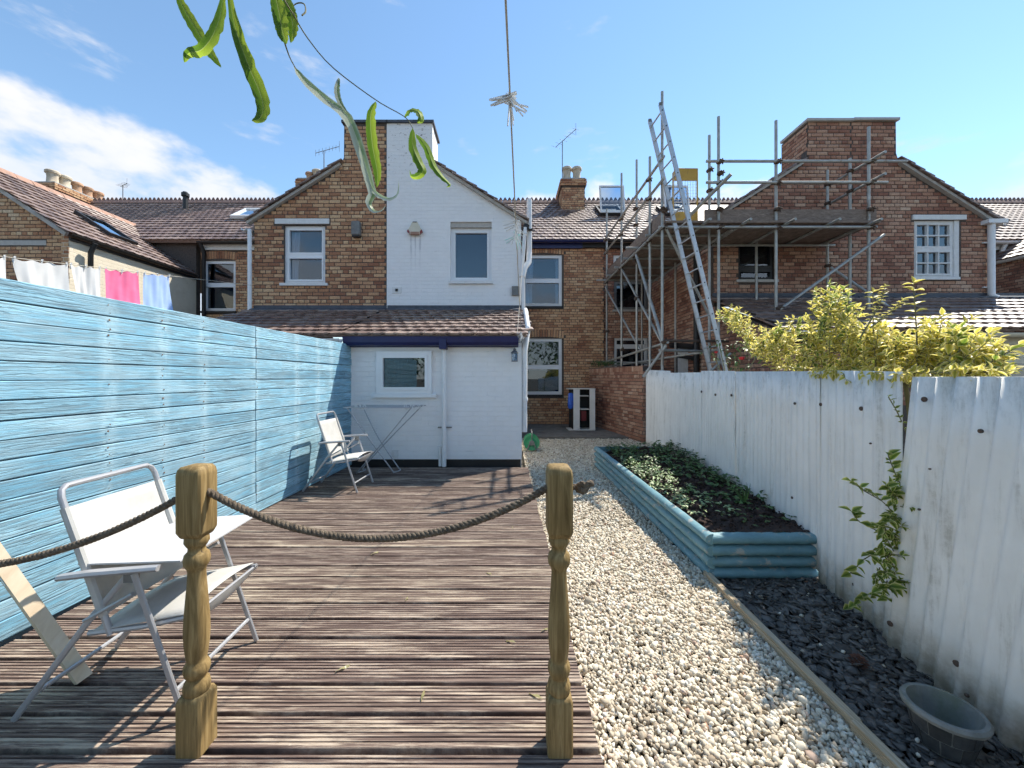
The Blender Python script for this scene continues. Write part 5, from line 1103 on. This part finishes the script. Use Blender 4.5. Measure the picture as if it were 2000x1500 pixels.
# ------------------------------------------------------------------ folding chairs
def chair(label, loc, rz):
    t = thing('folding_chair', label, 'chair', loc, 'folding patio chairs'); t.rotation_euler = (0, 0, rz); OFF[t.name] = V((0, 0, 0)); T_ = M['chair_tube']; W_ = .225; fl = .62
    for s_ in (-1, 1):
        y = s_ * W_
        MB().tube([(.33, y, .006), (.14, y, .575)], .0125, 8, True, fl).build('leg', T_, t, True, True)
        MB().tube([(-.33, y * .9, .006), (-.05, y * .9, .385), (.105, y * .9, .57)], .0125, 8, True, fl).build('leg', T_, t, True, True)
        a = MB(); a.tube([(-.115, y * 1.08, .575), (.0, y * 1.08, .588), (.25, y * 1.08, .605)], [.013, .014, .012], 8, True, 1.5); a.build('arm_rest', T_, t, True, True)
        MB().tube([(.14, y * 1.02, .50), (-.04, y * 1.02, .40)], .008, 6).build('brace', T_, t, True, True)
        MB().box((.125, y * .97, .565), (.05, .014, .05)).build('arm_bracket', M['grey'], t, local=True)
    r = .0115
    def U(pts): return curve(pts, 40)
    b0, b1, yb = V((.035, 0, .33)), V((-.165, 0, .905)), .205
    mk = lambda q, y: b0.lerp(b1, q) + V((0, y, 0))
    fr = MB(); fr.tube([mk(0, -yb), mk(.3, -yb), mk(.7, -yb), mk(.93, -yb), mk(.975, -yb * .96), mk(.998, -yb * .86), mk(1, -yb * .7), mk(1, 0), mk(1, yb * .7), mk(.998, yb * .86), mk(.975, yb * .96), mk(.93, yb), mk(.7, yb), mk(.3, yb), mk(0, yb)], r, 9); fr.build('back_frame', T_, t, True, True)
    def cloth(p, q, yw, sag, name, nx=10, nz_=10, thick=.004):
        mb = MB(); vs = []
        for j in range(nz_ + 1):
            for i in range(nx + 1):
                u, v_ = i / nx * 2 - 1, j / nz_; P = V(p).lerp(V(q), v_); n = V((0, 1, 0)).cross(V(q) - V(p)).normalized(); vs.append(P + V((0, u * yw, 0)) + n * (-sag * (1 - u * u) * (.6 + .4 * math.sin(v_ * math.pi))))
        mb.add(vs, [(j * (nx + 1) + i, j * (nx + 1) + i + 1, (j + 1) * (nx + 1) + i + 1, (j + 1) * (nx + 1) + i) for j in range(nz_) for i in range(nx)]); o = mb.build(name, M['textile'], t, 'all', True); o.modifiers.new('solid', 'SOLIDIFY').thickness = thick; return o
    cb = cloth(mk(.13, 0), mk(.86, 0), yb + .010, .012, 'back_fabric')
    for s_ in (-1, 1): MB().tube([mk(.13, s_ * (yb + .0)), mk(.5, s_ * yb), mk(.86, s_ * yb)], .0155, 8).build('fabric_hem', M['textile'], cb, True, True)
    s0, s1 = V((-.03, 0, .335)), V((.345, 0, .395))
    for s_ in (-1, 1): MB().tube([s0 + V((-.02, s_ * .2, 0)), s0.lerp(s1, .5) + V((0, s_ * .2, -.008)), s1 + V((0, s_ * .2, 0))], .0115, 8).build('seat_rail', T_, t, True, True)
    MB().tube([s1 + V((-.01, -.2, -.01)), s1 + V((-.01, .2, -.01))], .0105, 8).build('seat_rail', T_, t, True, True)
    cs = cloth(s1 + V((-.02, 0, .012)), s0 + V((0, 0, .012)), .208, -.03, 'seat_fabric')
    fm = MB(); vs = []
    for j in range(7):
        for i in range(9): u = i / 8 * 2 - 1; a = j / 6; vs.append(s1 + V((.012 - .035 * a, u * .205, .008 - .07 * a * (1 - .55 * u * u) - .008 * math.sin(a * 3))))
    fm.add(vs, [(j * 9 + i, j * 9 + i + 1, (j + 1) * 9 + i + 1, (j + 1) * 9 + i) for j in range(6) for i in range(8)]); fm.build('front_flap', M['textile'], cs, 'all', True)
    MB().tube([(.292, -W_, .115), (.292, W_, .115)], .009, 8).build('stretcher', T_, t, True, True); MB().tube([(-.262, -W_ * .9, .10), (-.262, W_ * .9, .10)], .009, 8).build('stretcher', T_, t, True, True)
    return t
chair('white folding chair with a board across its arms, nearest the camera', (-1.585, 1.70, 0), math.radians(2))
chair('white folding chair beside the drying rack near the lean-to', (-2.04, 4.66, 0), math.radians(-3))
tb = MB(); tb.hexa([(-1.665, 1.49, .602), (-1.255, 1.475, .622), (-1.275, 1.965, .628), (-1.66, 1.95, .608), (-1.665, 1.49, .608), (-1.255, 1.475, .628), (-1.275, 1.965, .634), (-1.66, 1.95, .614)])
tag(tb.build('tray_board', plain('grey_white_board', (.46, .46, .46), (.60, .60, .60), .55, scale=5, vec=(4, 1, 1))), 'thin white board lying across the chair arms', 'board')
tl = thing('loose_timber', 'pale planed timber leaning against the blue fence beside the chair', 'timber', (-1.86, 1.69, 0)); a, b = V((-1.852, 1.68, .012)), V((-2.50, 1.64, 1.02)); MB().bar(a, b, .05, .085, V((0, -.35, 1))).build('plank', M['plank'], tl)
d_ = (b - a).normalized(); c_ = a.lerp(b, .50); x_ = d_.cross(V((0, -.35, 1))).normalized(); y_ = x_.cross(d_)
st_ = MB(); fc = -x_ if (-x_).y < 0 else x_
def sticker():
    p = a.lerp(b, .47) + fc * .0258; s_ = y_
    MB().add([p + d_ * i * .045 + s_ * j * .02 for i, j in ((-1, -1), (1, -1), (1, 1), (-1, 1))], [(0, 1, 2, 3)] ).build('sticker', M['upvc'], tl)
    mb = MB()
    for k in range(5): q = p + fc * .0008 + d_ * (.03 - k * .011) + s_ * (-.008 + .004 * (k % 2)); mb.add([q + d_ * i * .003 + s_ * j * .008 for i, j in ((-1, -1), (1, -1), (1, 1), (-1, 1))], [(0, 1, 2, 3)])
    mb.build('sticker_print', M['black'], tl)
sticker()
# ------------------------------------------------------------------ drying rack
def airer():
    t = thing('drying_rack', 'folding silver clothes airer standing against the white lean-to wall', 'airer', (-1.7, 5.45, 0)); T_ = M['chair_tube']; r = .0085; y0, y1, zt = 5.22, 5.66, .925
    fr = MB(); fr.tube([(-2.22, y0, zt), (-1.34, y0, zt)], r, 7); fr.tube([(-2.18, y1, zt), (-1.20, y1, zt)], r, 7); fr.tube([(-2.22, y0, zt), (-2.18, y1, zt)], r, 7); fr.tube([(-1.34, y0, zt), (-1.20, y1, zt)], r, 7); fr.build('top_frame', T_, t, True)
    for k in range(1, 8): q = k / 8; MB().tube([(-2.21, y0 + (y1 - y0) * q, zt), (-1.34 + .14 * q, y0 + (y1 - y0) * q, zt)], .003, 5).build('drying_wire', T_, t)
    for nm, A, B in (('leg_loop', -2.19, -1.58), ('leg_loop', -1.30, -2.08)):
        dy = .01 if A < B else -.012
        c = curve([(A, y0 + .02 + dy, zt), (A + (B - A) * .5, y0 + .07 + dy, zt * .5), (B - (B - A) * .04, y0 + .12 + dy, .05), (B, y0 + .14 + dy, .012), (B + .05, y0 + .24, .010), (B + .04, y1 - .12, .012), (B + (A - B) * .02, y1 - .09 + dy, .05), (A + (B - A) * .5, y1 - .05 + dy, zt * .5), (A + .06, y1 - .02 + dy, zt)], 60); MB().tube(c, r, 7).build(nm, T_, t, True)
    return t
airer()
def peg(p, d, label, group, m='peg', L=.075):
    """a sprung clothes peg: two tapered arms and a wire spring"""
    p, d = V(p), V(d).normalized(); n = d.cross(V((.2, 1, .1))).normalized(); s_ = d.cross(n); t = thing('clothes_peg', label, 'clothes peg', p, group)
    for g in (-1, 1):
        mb = MB(); rings = []
        for q, w_, o in ((-.25, .006, .0035), (0, .0075, .003), (.2, .008, .0045), (.75, .0075, .010)): c = p + d * L * q + n * g * o; rings.append([c + s_ * i * w_ * .5 + n * j * .0016 for i, j in ((-1, -1), (1, -1), (1, 1), (-1, 1))])
        mb.loft(rings); mb.build('peg_arm', M[m], t)
    MB().tube([p + n * .007 + d * .01, p + s_ * .006 + d * .012, p - n * .007 + d * .01, p - s_ * .006 + d * .008], .0012, 5).build('spring', M['alu'], t)
A_, B_ = V((.21, 5.62, 1.915)), V((-.012, .85, 2.37))
def wline(D): k = (5.62 - D) / (5.62 - .85); return A_.lerp(B_, k) - V((0, 0, .02 * 4 * k * (1 - k)))
tag(MB().tube([wline(5.62 - 4.77 * k / 30) for k in range(31)] , .0032, 6).build('washing_line', M['cord'], None, True), 'thin washing line rising from the lean-to corner past the white gable', 'washing line')
tag(MB().tube([at(1010, 655, 5.6), at(1022, 500, 7.45), at(1003, 410, 7.6)], .004, 5).build('spare_cord', M['cord'], None, True), 'slack pale cord hanging down the corner of the white gable', 'cord')
PEGA = (-1.25, .35, -.95, .62, -.08, .85, .12, -.6, .5, -1.1, .25)
for D, n, L, lab, grp in ((1.36, 7, .098, 'white clothes peg in the high cluster against the sky', 'pegs high on the washing line'), (2.30, 11, .10, 'white clothes peg in the cluster in front of the white gable corner', 'pegs by the gable corner'), (5.45, 9, .085, 'white clothes peg at the lean-to corner end of the line', 'pegs at the lean-to corner')):
    for k in range(n):
        c = wline(D + (k / n - .5) * (.05 if D < 2 else .22 if D < 4 else .5)); a = PEGA[k % len(PEGA)] + random.uniform(-.12, .12)
        peg(c + V((0, 0, -.004)), (math.sin(a), random.uniform(-.5, .3), -math.cos(a) * .9), lab, grp, 'mint' if (2 < D < 3 and k > n - 4) else 'peg', L)
for k in range(26):
    s_ = k % 2; peg((-2.12 + .012 * k * .5 if s_ else -1.45 + .011 * k, 5.25 + .3 * random.random(), .925), (random.uniform(-.3, .3), random.uniform(-.4, .4), -1 if k % 4 < 2 else 1), 'pale clothes peg left on the drying rack', 'pegs on the drying rack', 'peg', .06)
# ------------------------------------------------------------------ laundry next door
def laundry():
    P0, P1 = V((-5.32, 3.2, 2.47)), V((-5.13, 7.72, 3.19)); ln = lambda y: P0.lerp(P1, (y - 3.2) / 4.52)
    tag(MB().tube([ln(3.2 + 4.52 * k / 12) for k in range(13)], .004, 5).build('washing_line', M['cord']), 'taut washing line above the blue fence with laundry', 'washing line')
    for y0, y1, hgt, m, lab, seed, legs in ((3.70, 4.045, .9, 'white_cotton', 'white towel hung at the left picture edge', 1, 0), (4.10, 4.60, .85, 'white_cotton', 'white trousers hanging on the washing line', 2, 0), (4.62, 4.95, .8, 'white_cotton', 'off-white cloth hanging beside the pink garment', 3, 0), (5.0, 5.44, .85, 'pink', 'bright pink shorts hanging on the washing line', 4, 1), (5.52, 5.93, .85, 'sky_cotton', 'pale blue shorts hanging on the washing line', 5, 1)):
        rs = random.Random(seed); nx, nz_ = 36, 22; mb = MB(); vs = []; ph = rs.uniform(0, 6)
        for j in range(nz_ + 1):
            v_ = j / nz_
            for i in range(nx + 1):
                u = i / nx; fl = .5 + .5 * v_; y = y0 + (y1 - y0) * (u + (.12 * (u - .5) if legs else -.1 * (u - .5) + .25 * (1 - u) ** 2) * v_); p = ln(y0 + (y1 - y0) * u)
                sag = .022 * math.sin(u * math.pi * 3) ** 2; gap = legs and abs(u - .5) < .02 + .10 * max(0, v_ - .45) and v_ > .45
                vs.append((p.x + (.024 * math.sin(u * 7 + ph + v_ * 2.5) + .010 * math.sin(u * 16 + 2 * ph - v_ * 4) + .006 * math.sin(u * 31 + 5 * v_)) * fl * .8 + .10 * v_ * v_, y, p.z - .004 - sag - hgt * v_ + (.02 * math.sin(u * 9 + ph) * v_)))
        fs = []
        for j in range(nz_):
            for i in range(nx):
                if legs and j / nz_ > .55 and abs((i + .5) / nx - .5) < .02 + .16 * (j / nz_ - .5): continue
                fs.append((j * (nx + 1) + i, j * (nx + 1) + i + 1, (j + 1) * (nx + 1) + i + 1, (j + 1) * (nx + 1) + i))
        mb.add(vs, fs); tag(mb.build('hanging_garment', M[m], None, 'all'), lab, 'laundry')
        for q in (.03, .5, .97): peg(ln(y0 + (y1 - y0) * q) + V((.0, 0, -.035)), (.05, .1, 1), 'white clothes peg holding laundry on the line next door', 'pegs on the laundry line', 'peg', .075)
laundry()
# ------------------------------------------------------------------ small things by the house
def lantern():
    c = at(1005, 690, 5.66); t = thing('hanging_lantern', 'small grey lantern hanging at the corner of the lean-to', 'lantern', c + V((0, 0, -.12))); w_ = .043
    mb = MB(); mb.cbox(c + V((0, 0, -.115)), (.095, .095, .014), .003); mb.build('lantern_base', M['lantern'], t)
    for x in (-1, 1):
        for y in (-1, 1): MB().box(c + V((x * .04, y * .04, -.055)), (.008, .008, .11)).build('lantern_bar', M['lantern'], t)
    MB().lathe(c, [(.058, .0), (.056, .008), (.03, .035), (.018, .045), (.022, .05), (.022, .065), (.006, .075)], 12).build('lantern_roof', M['lantern'], t)
    MB().lathe(c + V((0, 0, -.106)), [(.018, 0), (.018, .06)], 12).build('candle', M['upvc'], t)
    for x, y, dx, dy in ((0, -1, 1, 0), (0, 1, 1, 0), (1, 0, 0, 1), (-1, 0, 0, 1)): MB().box(c + V((x * .036, y * .036, -.053)), (.07 if dx else .002, .07 if dy else .002, .10)).build('pane', M['glass'], t)
    MB().tube([c + V((0, 0, .075)), c + V((.012, 0, .10)), c + V((0, 0, .12)), c + V((0, .03, .17))], .003, 5).build('hook', M['lantern'], t)
lantern()
def reel():
    c = V((.47, 7.35, .105)); t = thing('hose_reel', 'green plastic hose reel on the gravel at the house corner', 'hose reel', (c.x, c.y, -.06)); R = .150
    def disc(y, name):
        mb = MB(); rings = []
        for r, d in ((R, -.012), (R, .012), (R * .9, .006), (R * .45, .002), (R * .4, .02), (R * .2, .03)): rings.append([c + V((r * math.cos(a), (y - c.y) - d if y < c.y else (y - c.y) + d, r * math.sin(a))) for a in (2 * math.pi * k / 28 for k in range(28))])
        mb.loft(rings); mb.build(name, M['green'], t, True)
    disc(c.y - .09, 'reel_flange'); disc(c.y + .09, 'reel_flange')
    MB().tube([c + V((0, -.09, 0)), c + V((0, .09, 0))], .07, 16).build('drum', M['green'], t, True)
    hs = MB()
    hs.tube([c + V(((.085 + .02 * (k // 120)) * math.cos(k * .26), -.07 + .14 * (k % 120) / 120, (.085 + .02 * (k // 120)) * math.sin(k * .26))) for k in range(360)], .011, 5); hs.build('hose', plain('green_hose', (.04, .28, .13), (.07, .36, .19), .45), t, True)
    for s_ in (-1, 1): MB().tube([c + V((s_ * .11, -.125, -.185)), c + V((s_ * .04, -.125, -.02)), c + V((0, -.125, .02))], .012, 7).build('stand_leg', M['grey'], t, True)
    MB().tube([c + V((0, -.13, .0)), c + V((0, -.135, .19)), c + V((0, -.10, .215)), c + V((0, .1, .215))], .010, 7).build('handle', M['grey'], t, True)
    MB().tube([c + V((0, -.12, 0)), c + V((0, -.14, 0))], .05, 14).build('hub', M['grey'], t, True)
reel()
def cabinet():
    Y = 9.72; x0, x1 = at(1120, 0, Y).x, at(1161, 0, Y).x + .02; z1 = 1.06; t = thing('storage_cabinet', 'white open storage cabinet standing in the yard against the garden wall', 'cabinet', ((x0 + x1) / 2, Y, 0)); y1 = Y + .42
    for nm, a, b, m in (('side_panel', (x0, Y, .02), (x0 + .16, Y + .02, z1 - .02), 'melamine'), ('side_panel', (x1 - .14, Y, .02), (x1, Y + .02, z1 - .02), 'melamine'), ('top_panel', (x0 - .12, Y - .012, z1 - .02), (x1 + .01, y1, z1), 'melamine'), ('base_panel', (x0 - .12, Y + .003, 0), (x1, y1, .02), 'melamine'), ('back_panel', (x0 - .05, y1 - .02, .02), (x1, y1, z1 - .02), 'black'), ('shelf', (x0 + .16, Y + .03, .52), (x1 - .14, y1 - .03, .54), 'melamine'), ('shelf', (x0 + .16, Y + .03, .86), (x1 - .16, y1 - .1, .88), 'melamine'), ('end_panel', (x1 - .02, Y + .022, .02), (x1 - .002, y1 - .022, z1 - .022), 'melamine'), ('end_panel', (x0 + .0, Y + .022, .02), (x0 + .018, y1 - .05, z1 - .022), 'black')):
        A, B = V(a), V(b); MB().box((A + B) / 2, B - A).build(nm, M[m], t)
    tag(MB().cbox(((x0 + x1) / 2, Y + .15, .36), (.14, .14, .26), .01).build('red_tin', plain('dark_red_tin', (.12, .008, .01), (.16, .012, .015), .4)), 'dark red box on the lower cabinet shelf', 'box')
    bg = MB(); rings = []; c = V((x0 - .07, Y + .02, .74))
    for k, (r, z) in enumerate(((.03, .21), (.06, .18), (.075, .05), (.07, -.08), (.06, -.16), (.03, -.20))): rings.append([c + V((r * math.cos(a) * (1 + .18 * math.sin(3 * a + k)), r * .5 * math.sin(a), z)) for a in (2 * math.pi * j / 14 for j in range(14))])
    bg.loft(rings); tag(bg.build('plastic_bag', M['blue_bag'], None, 'all'), 'blue plastic bag hanging on the side of the white cabinet', 'bag')
cabinet()
def bowl():
    c = V((1.655, 1.455, -.068)); t = thing('mosaic_planter', 'empty grey bowl planter with dark mosaic tiles on the slate', 'planter', c); R, r0, hgt = .112, .064, .155
    pr = [(r0, 0), (r0 + .01, .012)] + [(r0 + .01 + (R - .012 - r0 - .01) * (k / 6) ** .8, .012 + (hgt - .04) * k / 6) for k in range(1, 7)] + [(R + .004, hgt - .022), (R + .007, hgt - .010), (R, hgt), (R - .012, hgt), (R - .018, hgt - .02), (R - .03, hgt * .5), (r0 - .01, .03), (.01, .026)]
    mb = MB(); mb.lathe(c, pr, 40); mb.build('bowl', M['grout'], t, True)
    f = lambda k: r0 + .01 + (R - .012 - r0 - .01) * k ** .8; rows = [(.03, .48), (.52, .97)]
    for j, (a, b) in enumerate(rows):
        n = 10
        for i in range(n):
            q0, q1 = (i + .5 * (j % 2) + .04) / n * 2 * math.pi, (i + .5 * (j % 2) + .96) / n * 2 * math.pi; mb = MB()
            def P(q, k, d): z = .012 + (hgt - .04) * k; rr = f(k) + d; return c + V((rr * math.cos(q), rr * math.sin(q), z))
            vs = []
            for d in (-.004, .0035):
                for k in (a, b):
                    for s_ in range(4): vs.append(P(q0 + (q1 - q0) * s_ / 3, k, d))
            fs = [(8 + s_, 9 + s_, 13 + s_, 12 + s_) for s_ in range(3)] + [(s_, s_ + 1, s_ + 9, s_ + 8) for s_ in range(3)] + [(4 + s_ + 1, 4 + s_, 12 + s_, 12 + s_ + 1) for s_ in range(3)] + [(0, 8, 12, 4), (3, 7, 15, 11)]
            mb.add(vs, fs); mb.build('mosaic_tile', M['mosaic'], t)
bowl()
# ------------------------------------------------------------------ scaffold
def scaffold():
    t = thing('scaffold', 'galvanised tube scaffold with plank platform around the brick wing', 'scaffold', (4.5, 7.5, -.1)); r = .0245; g = -.1
    def tb(a, b, nm='ledger', m='galv', rr=r): return MB().tube([a, b], rr, 9).build(nm, M[m], t, True)
    std = [(2.73, 6.75, 6.36), (3.72, 6.75, 5.92), (4.73, 6.75, 5.85), (6.36, 6.75, 5.74), (2.73, 7.33, 5.55), (2.90, 8.58, 6.2), (2.73, 9.14, 6.2), (2.73, 10.5, 5.95), (3.69, 7.0, 5.75), (6.36, 7.12, 5.4), (6.36, 7.62, 5.45), (3.95, 7.5, 4.2), (3.95, 9.0, 4.2), (3.62, 10.3, 4.0), (4.95, 7.62, 4.2)]
    for x, y, z in std: tb((x, y, 1.60 if (8.5 < y < 9.2 and x < 3) else g), (x, y, z), 'standard')
    PZ = 4.06; cp = []
    def coup(p): cp.append(V(p))
    # front guard rails, ledgers
    for z in (5.11, 4.74): tb((3.48, 6.70, z), (6.36 + (.62 if z > 5 else .28), 6.70, z), 'guard_rail')
    tb((2.65, 6.70, PZ - .10), (6.45, 6.70, PZ - .10)); tb((2.8, 7.62, PZ - .10), (6.5, 7.62, PZ - .10)); tb((2.68, 6.6, PZ - .12), (2.68, 10.62, PZ - .12)); tb((3.95, 6.75, PZ - .12), (3.95, 10.6, PZ - .12))
    for z in (5.11, 4.74): tb((2.68, 6.55, z), (2.68, 10.6, z), 'guard_rail'); tb((6.41, 6.5, z + .05), (6.41, 7.75, z + .05), 'guard_rail')
    for x in (3.42, 4.1, 4.85, 5.6, 6.3): tb((x, 6.45, PZ - .06), (x, 7.74, PZ - .06), 'transom')
    for y in (7.2, 7.9, 8.6, 9.3, 10.0, 10.5): tb((2.45 if y in (10.5, 7.9) else 2.6, y, PZ - .06), (4.12, y, PZ - .06), 'transom')
    # braces
    tb((6.56, 6.68, 3.82), (4.75, 6.68, 2.52), 'brace'); tb((6.36, 7.55, 3.5), (7.0, 7.0, 2.6), 'brace')
    tb((2.68, 10.45, 3.8), (2.95, 8.5, 1.95), 'brace'); tb((2.70, 9.1, 3.95), (2.82, 6.9, 1.9), 'brace'); tb((2.70, 8.05, 3.95), (2.78, 6.75, 1.85), 'brace', 'galv', .03); tb((2.78, 6.72, 3.95), (4.0, 7.3, 2.2), 'brace')
    tb((2.65, 10.55, 1.75), (2.8, 6.68, 1.95)); tb((2.68, 10.55, 1.62), (3.9, 6.9, 1.85)); tb((2.75, 6.72, 1.98), (3.95, 6.85, 1.98), 'ledger', 'rust'); tb((2.7, 6.80, 1.82), (3.95, 7.2, 1.82)); tb((2.78, 6.7, 1.90), (2.45, 6.9, 1.35), 'brace'); tb((2.6, 10.55, 1.78), (3.9, 10.4, 1.72)); tb((3.3, 6.75, 1.2), (3.85, 6.6, 1.75), 'brace')
    # an end of tube poking out beside the ladder
    tb((3.05, 7.0, 4.0), (3.62, 6.2, 4.62), 'loose_tube', 'galv', .03)
    # planks, each a part
    pk = None
    def plank(a, b, wv, zc, hh=.038, w_=.222):
        MB().bar((a[0], a[1], zc), (b[0], b[1], zc), w_, hh).build('scaffold_board', M['board'], t)
    for k in range(5):
        y = 6.80 + .225 * (k - .0) - .02
        if y < 7.75: plank((2.78, y), (4.55, y), 0, PZ - .012 + random.uniform(-.004, .004)); plank((4.56, y), (6.5, y), 0, PZ - .012 + random.uniform(-.004, .004))
    for k in range(6):
        x = 2.82 + .228 * k; plank((x, 7.73), (x, 9.2), 0, PZ - .012 + random.uniform(-.004, .004)); plank((x, 9.21), (x, 10.62), 0, PZ - .012 + random.uniform(-.004, .004))
    MB().box((5.0, 6.78, PZ + .125), (3.02, .038, .225)).build('toe_board', M['board'], t); MB().box((6.45, 7.3, PZ + .12), (.038, .9, .225)).build('toe_board', M['board'], t)
    MB().box((2.775, 8.8, PZ + .125), (.038, 3.7, .225)).build('toe_board', M['board'], t); MB().box((2.772, 6.86, PZ + .125), (.04, .15, .225)).build('toe_board', M['board'], t)
    # couplers: small clamps where tubes cross
    for x, y, _ in std[:4]:
        for z in ((5.11, 4.74) if x > 3 else ()) + (PZ - .10, PZ + .22): coup((x, y - .03, z))
    for x, y, _ in std[4:8]:
        for z in (5.11, 4.74, PZ - .12): coup((x - .03, y, z))
    for p in ((6.36, 7.12, 5.16), (6.36, 7.62, 5.16), (6.36, 7.12, 4.79), (6.36, 7.62, 4.79), (2.75, 6.72, 1.96), (2.75, 6.72, 4.25), (3.95, 7.5, 3.96), (6.36, 7.62, 3.55), (3.69, 7.0, 5.11), (3.69, 7.0, 4.74), (3.72, 6.7, 4.9), (2.73, 8.1, 3.0), (2.73, 9.14, 2.0), (2.73, 10.5, 2.6), (4.75, 6.7, 2.55)): coup(p)
    for p in cp:
        mb = MB(); a = random.uniform(-.4, .4); R = Matrix.Rotation(a, 3, 'Y'); mb.cbox(p, (.085, .085, .06), .012, R); mb.tube([p + R @ V((-.02, -.05, .02)), p + R @ V((.06, -.055, -.01))], .010, 6); mb.tube([p + R @ V((.045, -.02, -.05)), p + R @ V((.045, -.02, .05))], .011, 6); mb.build('coupler', M['rust'], t)
    # amber access gate with mesh
    gx0, gx1, gy = 3.02, 3.46, 6.98; gt = MB()
    gt.tube([(gx0, gy, PZ + .05), (gx0, gy, 5.05), (gx0 + .06, gy, 5.13), (gx1, gy, 5.13), (gx1, gy, PZ + .05)], .014, 7); go = gt.build('access_gate', M['yellow'], t, True)
    MB().box(((gx0 + gx1) / 2 + .01, gy, 5.02), (.42, .012, .21)).build('gate_panel', M['yellow'], go); MB().box(((gx0 + gx1) / 2 + .01, gy, 4.22), (.44, .012, .25)).build('gate_panel', M['yellow'], go)
    wm = MB()
    for k in range(9): x = gx0 + .03 + (gx1 - gx0 - .06) * k / 8; wm.tube([(x, gy, 4.34), (x, gy, 4.92)], .0025, 4)
    for k in range(11): z = 4.35 + .056 * k; wm.tube([(gx0, gy + .004, z), (gx1, gy + .004, z)], .0025, 4)
    wm.build('gate_mesh', M['grey'], go)
scaffold()
def ladder():
    t = thing('ladder', 'aluminium ladder leaning against the scaffold platform', 'ladder', (3.9, 6.45, -.1)); off = V((.055, .32, 0))
    A0, A1 = V((4.0, 6.36, -.1)), V((2.545, 6.36, 5.86)); B0, B1 = A0 + V((-.085, .33, 0)), A1 + V((-.055, .33, -.05))
    for a, b in ((A0, A1), (B0, B1)): MB().bar(a, b, .028, .066, V((1, 0, .3))).build('rail', M['alu'], t)
    n = 23
    for k in range(n):
        q = (k + .6) / n; a, b = A0.lerp(A1, q), B0.lerp(B1, q); MB().tube([a, b], .013, 8).build('rung', M['alu'], t, True); 
    mb = MB()
    for k in range(n):
        q = (k + .6) / n; a, b = A0.lerp(A1, q), B0.lerp(B1, q); d = (a - b).normalized(); mb.tube([a + d * .012, a + d * .0165], .012, 8)
    mb.build('rung_plug', M['black'], t)
    for p in (A1, B1): MB().box(p, (.05, .035, .05)).build('end_cap', M['grey'], t)
ladder()
# ------------------------------------------------------------------ litter
def litter():
    t = thing('pine_cone', 'brown pine cone lying on the slate chippings', 'pine cone', (1.685, 1.84, -.06)); mb = MB()
    for k in range(40):
        a = k * 2.4; q = k / 40; r = .026 * math.sin(math.pi * (.15 + .8 * q)); c = V((1.685 + r * math.cos(a), 1.84 + r * math.sin(a), -.055 + .05 * q)); d = V((math.cos(a), math.sin(a), .4)); s_ = V((-math.sin(a), math.cos(a), 0)); mb.add([c - s_ * .008, c + s_ * .008, c + d * .014 + s_ * .005, c + d * .014 - s_ * .005, c - V((0, 0, .004))], [(0, 1, 2, 3), (0, 3, 4), (1, 4, 2), (2, 4, 3)])
    mb.build('cone_scales', plain('cone_brown', (.07, .025, .012), (.14, .05, .025), .8), t)
    fo = Foliage(); t2 = thing('bindweed_tendril', 'thin weed tendril on the white fence at the right edge', 'weed', at(1990, 1330, 1.55)); c = curve([at(*q) for q in ((1925, 1275, 1.58), (1912, 1290, 1.58), (1918, 1310, 1.58), (1945, 1330, 1.57), (1985, 1334, 1.56), (2020, 1328, 1.55))], 20); MB().tube(c, .0016, 5).build('stem', M['stem'], t2)
    for k, sz in ((2, .014), (9, .022), (14, .028), (17, .04), (19, .045)): fo.leaf(c[k] - V((0, .003, 0)), V((random.uniform(-.4, 1), -.6, random.uniform(-.5, .5))), V((0, -1, .4)), sz)
    fo.build('leaf', leaf_shape(1, .6, .15, .2), M['weed'], t2, None, 5)
    for k, (x, y) in enumerate(((.02, 1.93), (.20, 2.02), (-.12, 2.6), (-.75, 1.75), (.25, 1.72), (-.35, 1.6), (.12, 1.60), (-.6, 2.3), (-1.0, 2.9), (.05, 3.4))):
        a = random.uniform(0, 3); d = V((math.cos(a), math.sin(a), 0)); s_ = V((-d.y, d.x, 0)); p = V((x, y, .004)); L = random.uniform(.02, .04); v = []
        for j in range(6): q = j / 5; h_ = .25 * L * math.sin(q * math.pi) * .8; v += [p + d * L * (q - .5) * 2 - s_ * h_ + V((0, 0, .008 * math.sin(q * 5))), p + d * L * (q - .5) * 2 + s_ * h_ + V((0, 0, .003))]
        tag(MB().add(v, [(2 * j, 2 * j + 2, 2 * j + 3, 2 * j + 1) for j in range(5)]).build('fallen_leaf', M['dry_leaf'], None, 'all'), 'small dry willow leaf lying on the decking', 'leaf', 'fallen leaves on the decking')
litter()
def tree_mass():
    fo = Foliage(); t = thing('tree_belt', 'leafy trees behind the viewer mirrored in the windows', 'trees', (0, -13, -.1)); t['kind'] = 'stuff'; tr = MB()
    for (x, y, hgt, r) in ((-9, -13, 7.5, 2.6), (-4.5, -14, 6.2, 2.2), (0.5, -13.5, 8.0, 2.7), (5.5, -14, 6.5, 2.4), (10, -13, 7.6, 2.6)):
        tr.tube(curve([(x, y, -.1), (x + .2, y, hgt * .4), (x, y + .1, hgt * .8)], 8), [.22 - .02 * k for k in range(9)], 8)
        for k in range(900):
            d = rv(1).normalized() * r * random.random() ** .45; d.z *= hgt / r * .42; p = V((x, y, hgt * .56)) + d; fo.leaf(p, rv(1), V((0, 0, 1)) + rv(.5), random.uniform(.25, .5))
    tr.build('trunks', M['stem'], t); fo.build('leaf', leaf_shape(1, .45, .2, .3, 3, 3), M['weed'], t, None, 0, 'tree_leaves', None)
tree_mass()
GHOUSES = [HA, HB, HC, HD, HE, HF, GW]
finish_houses(GHOUSES)
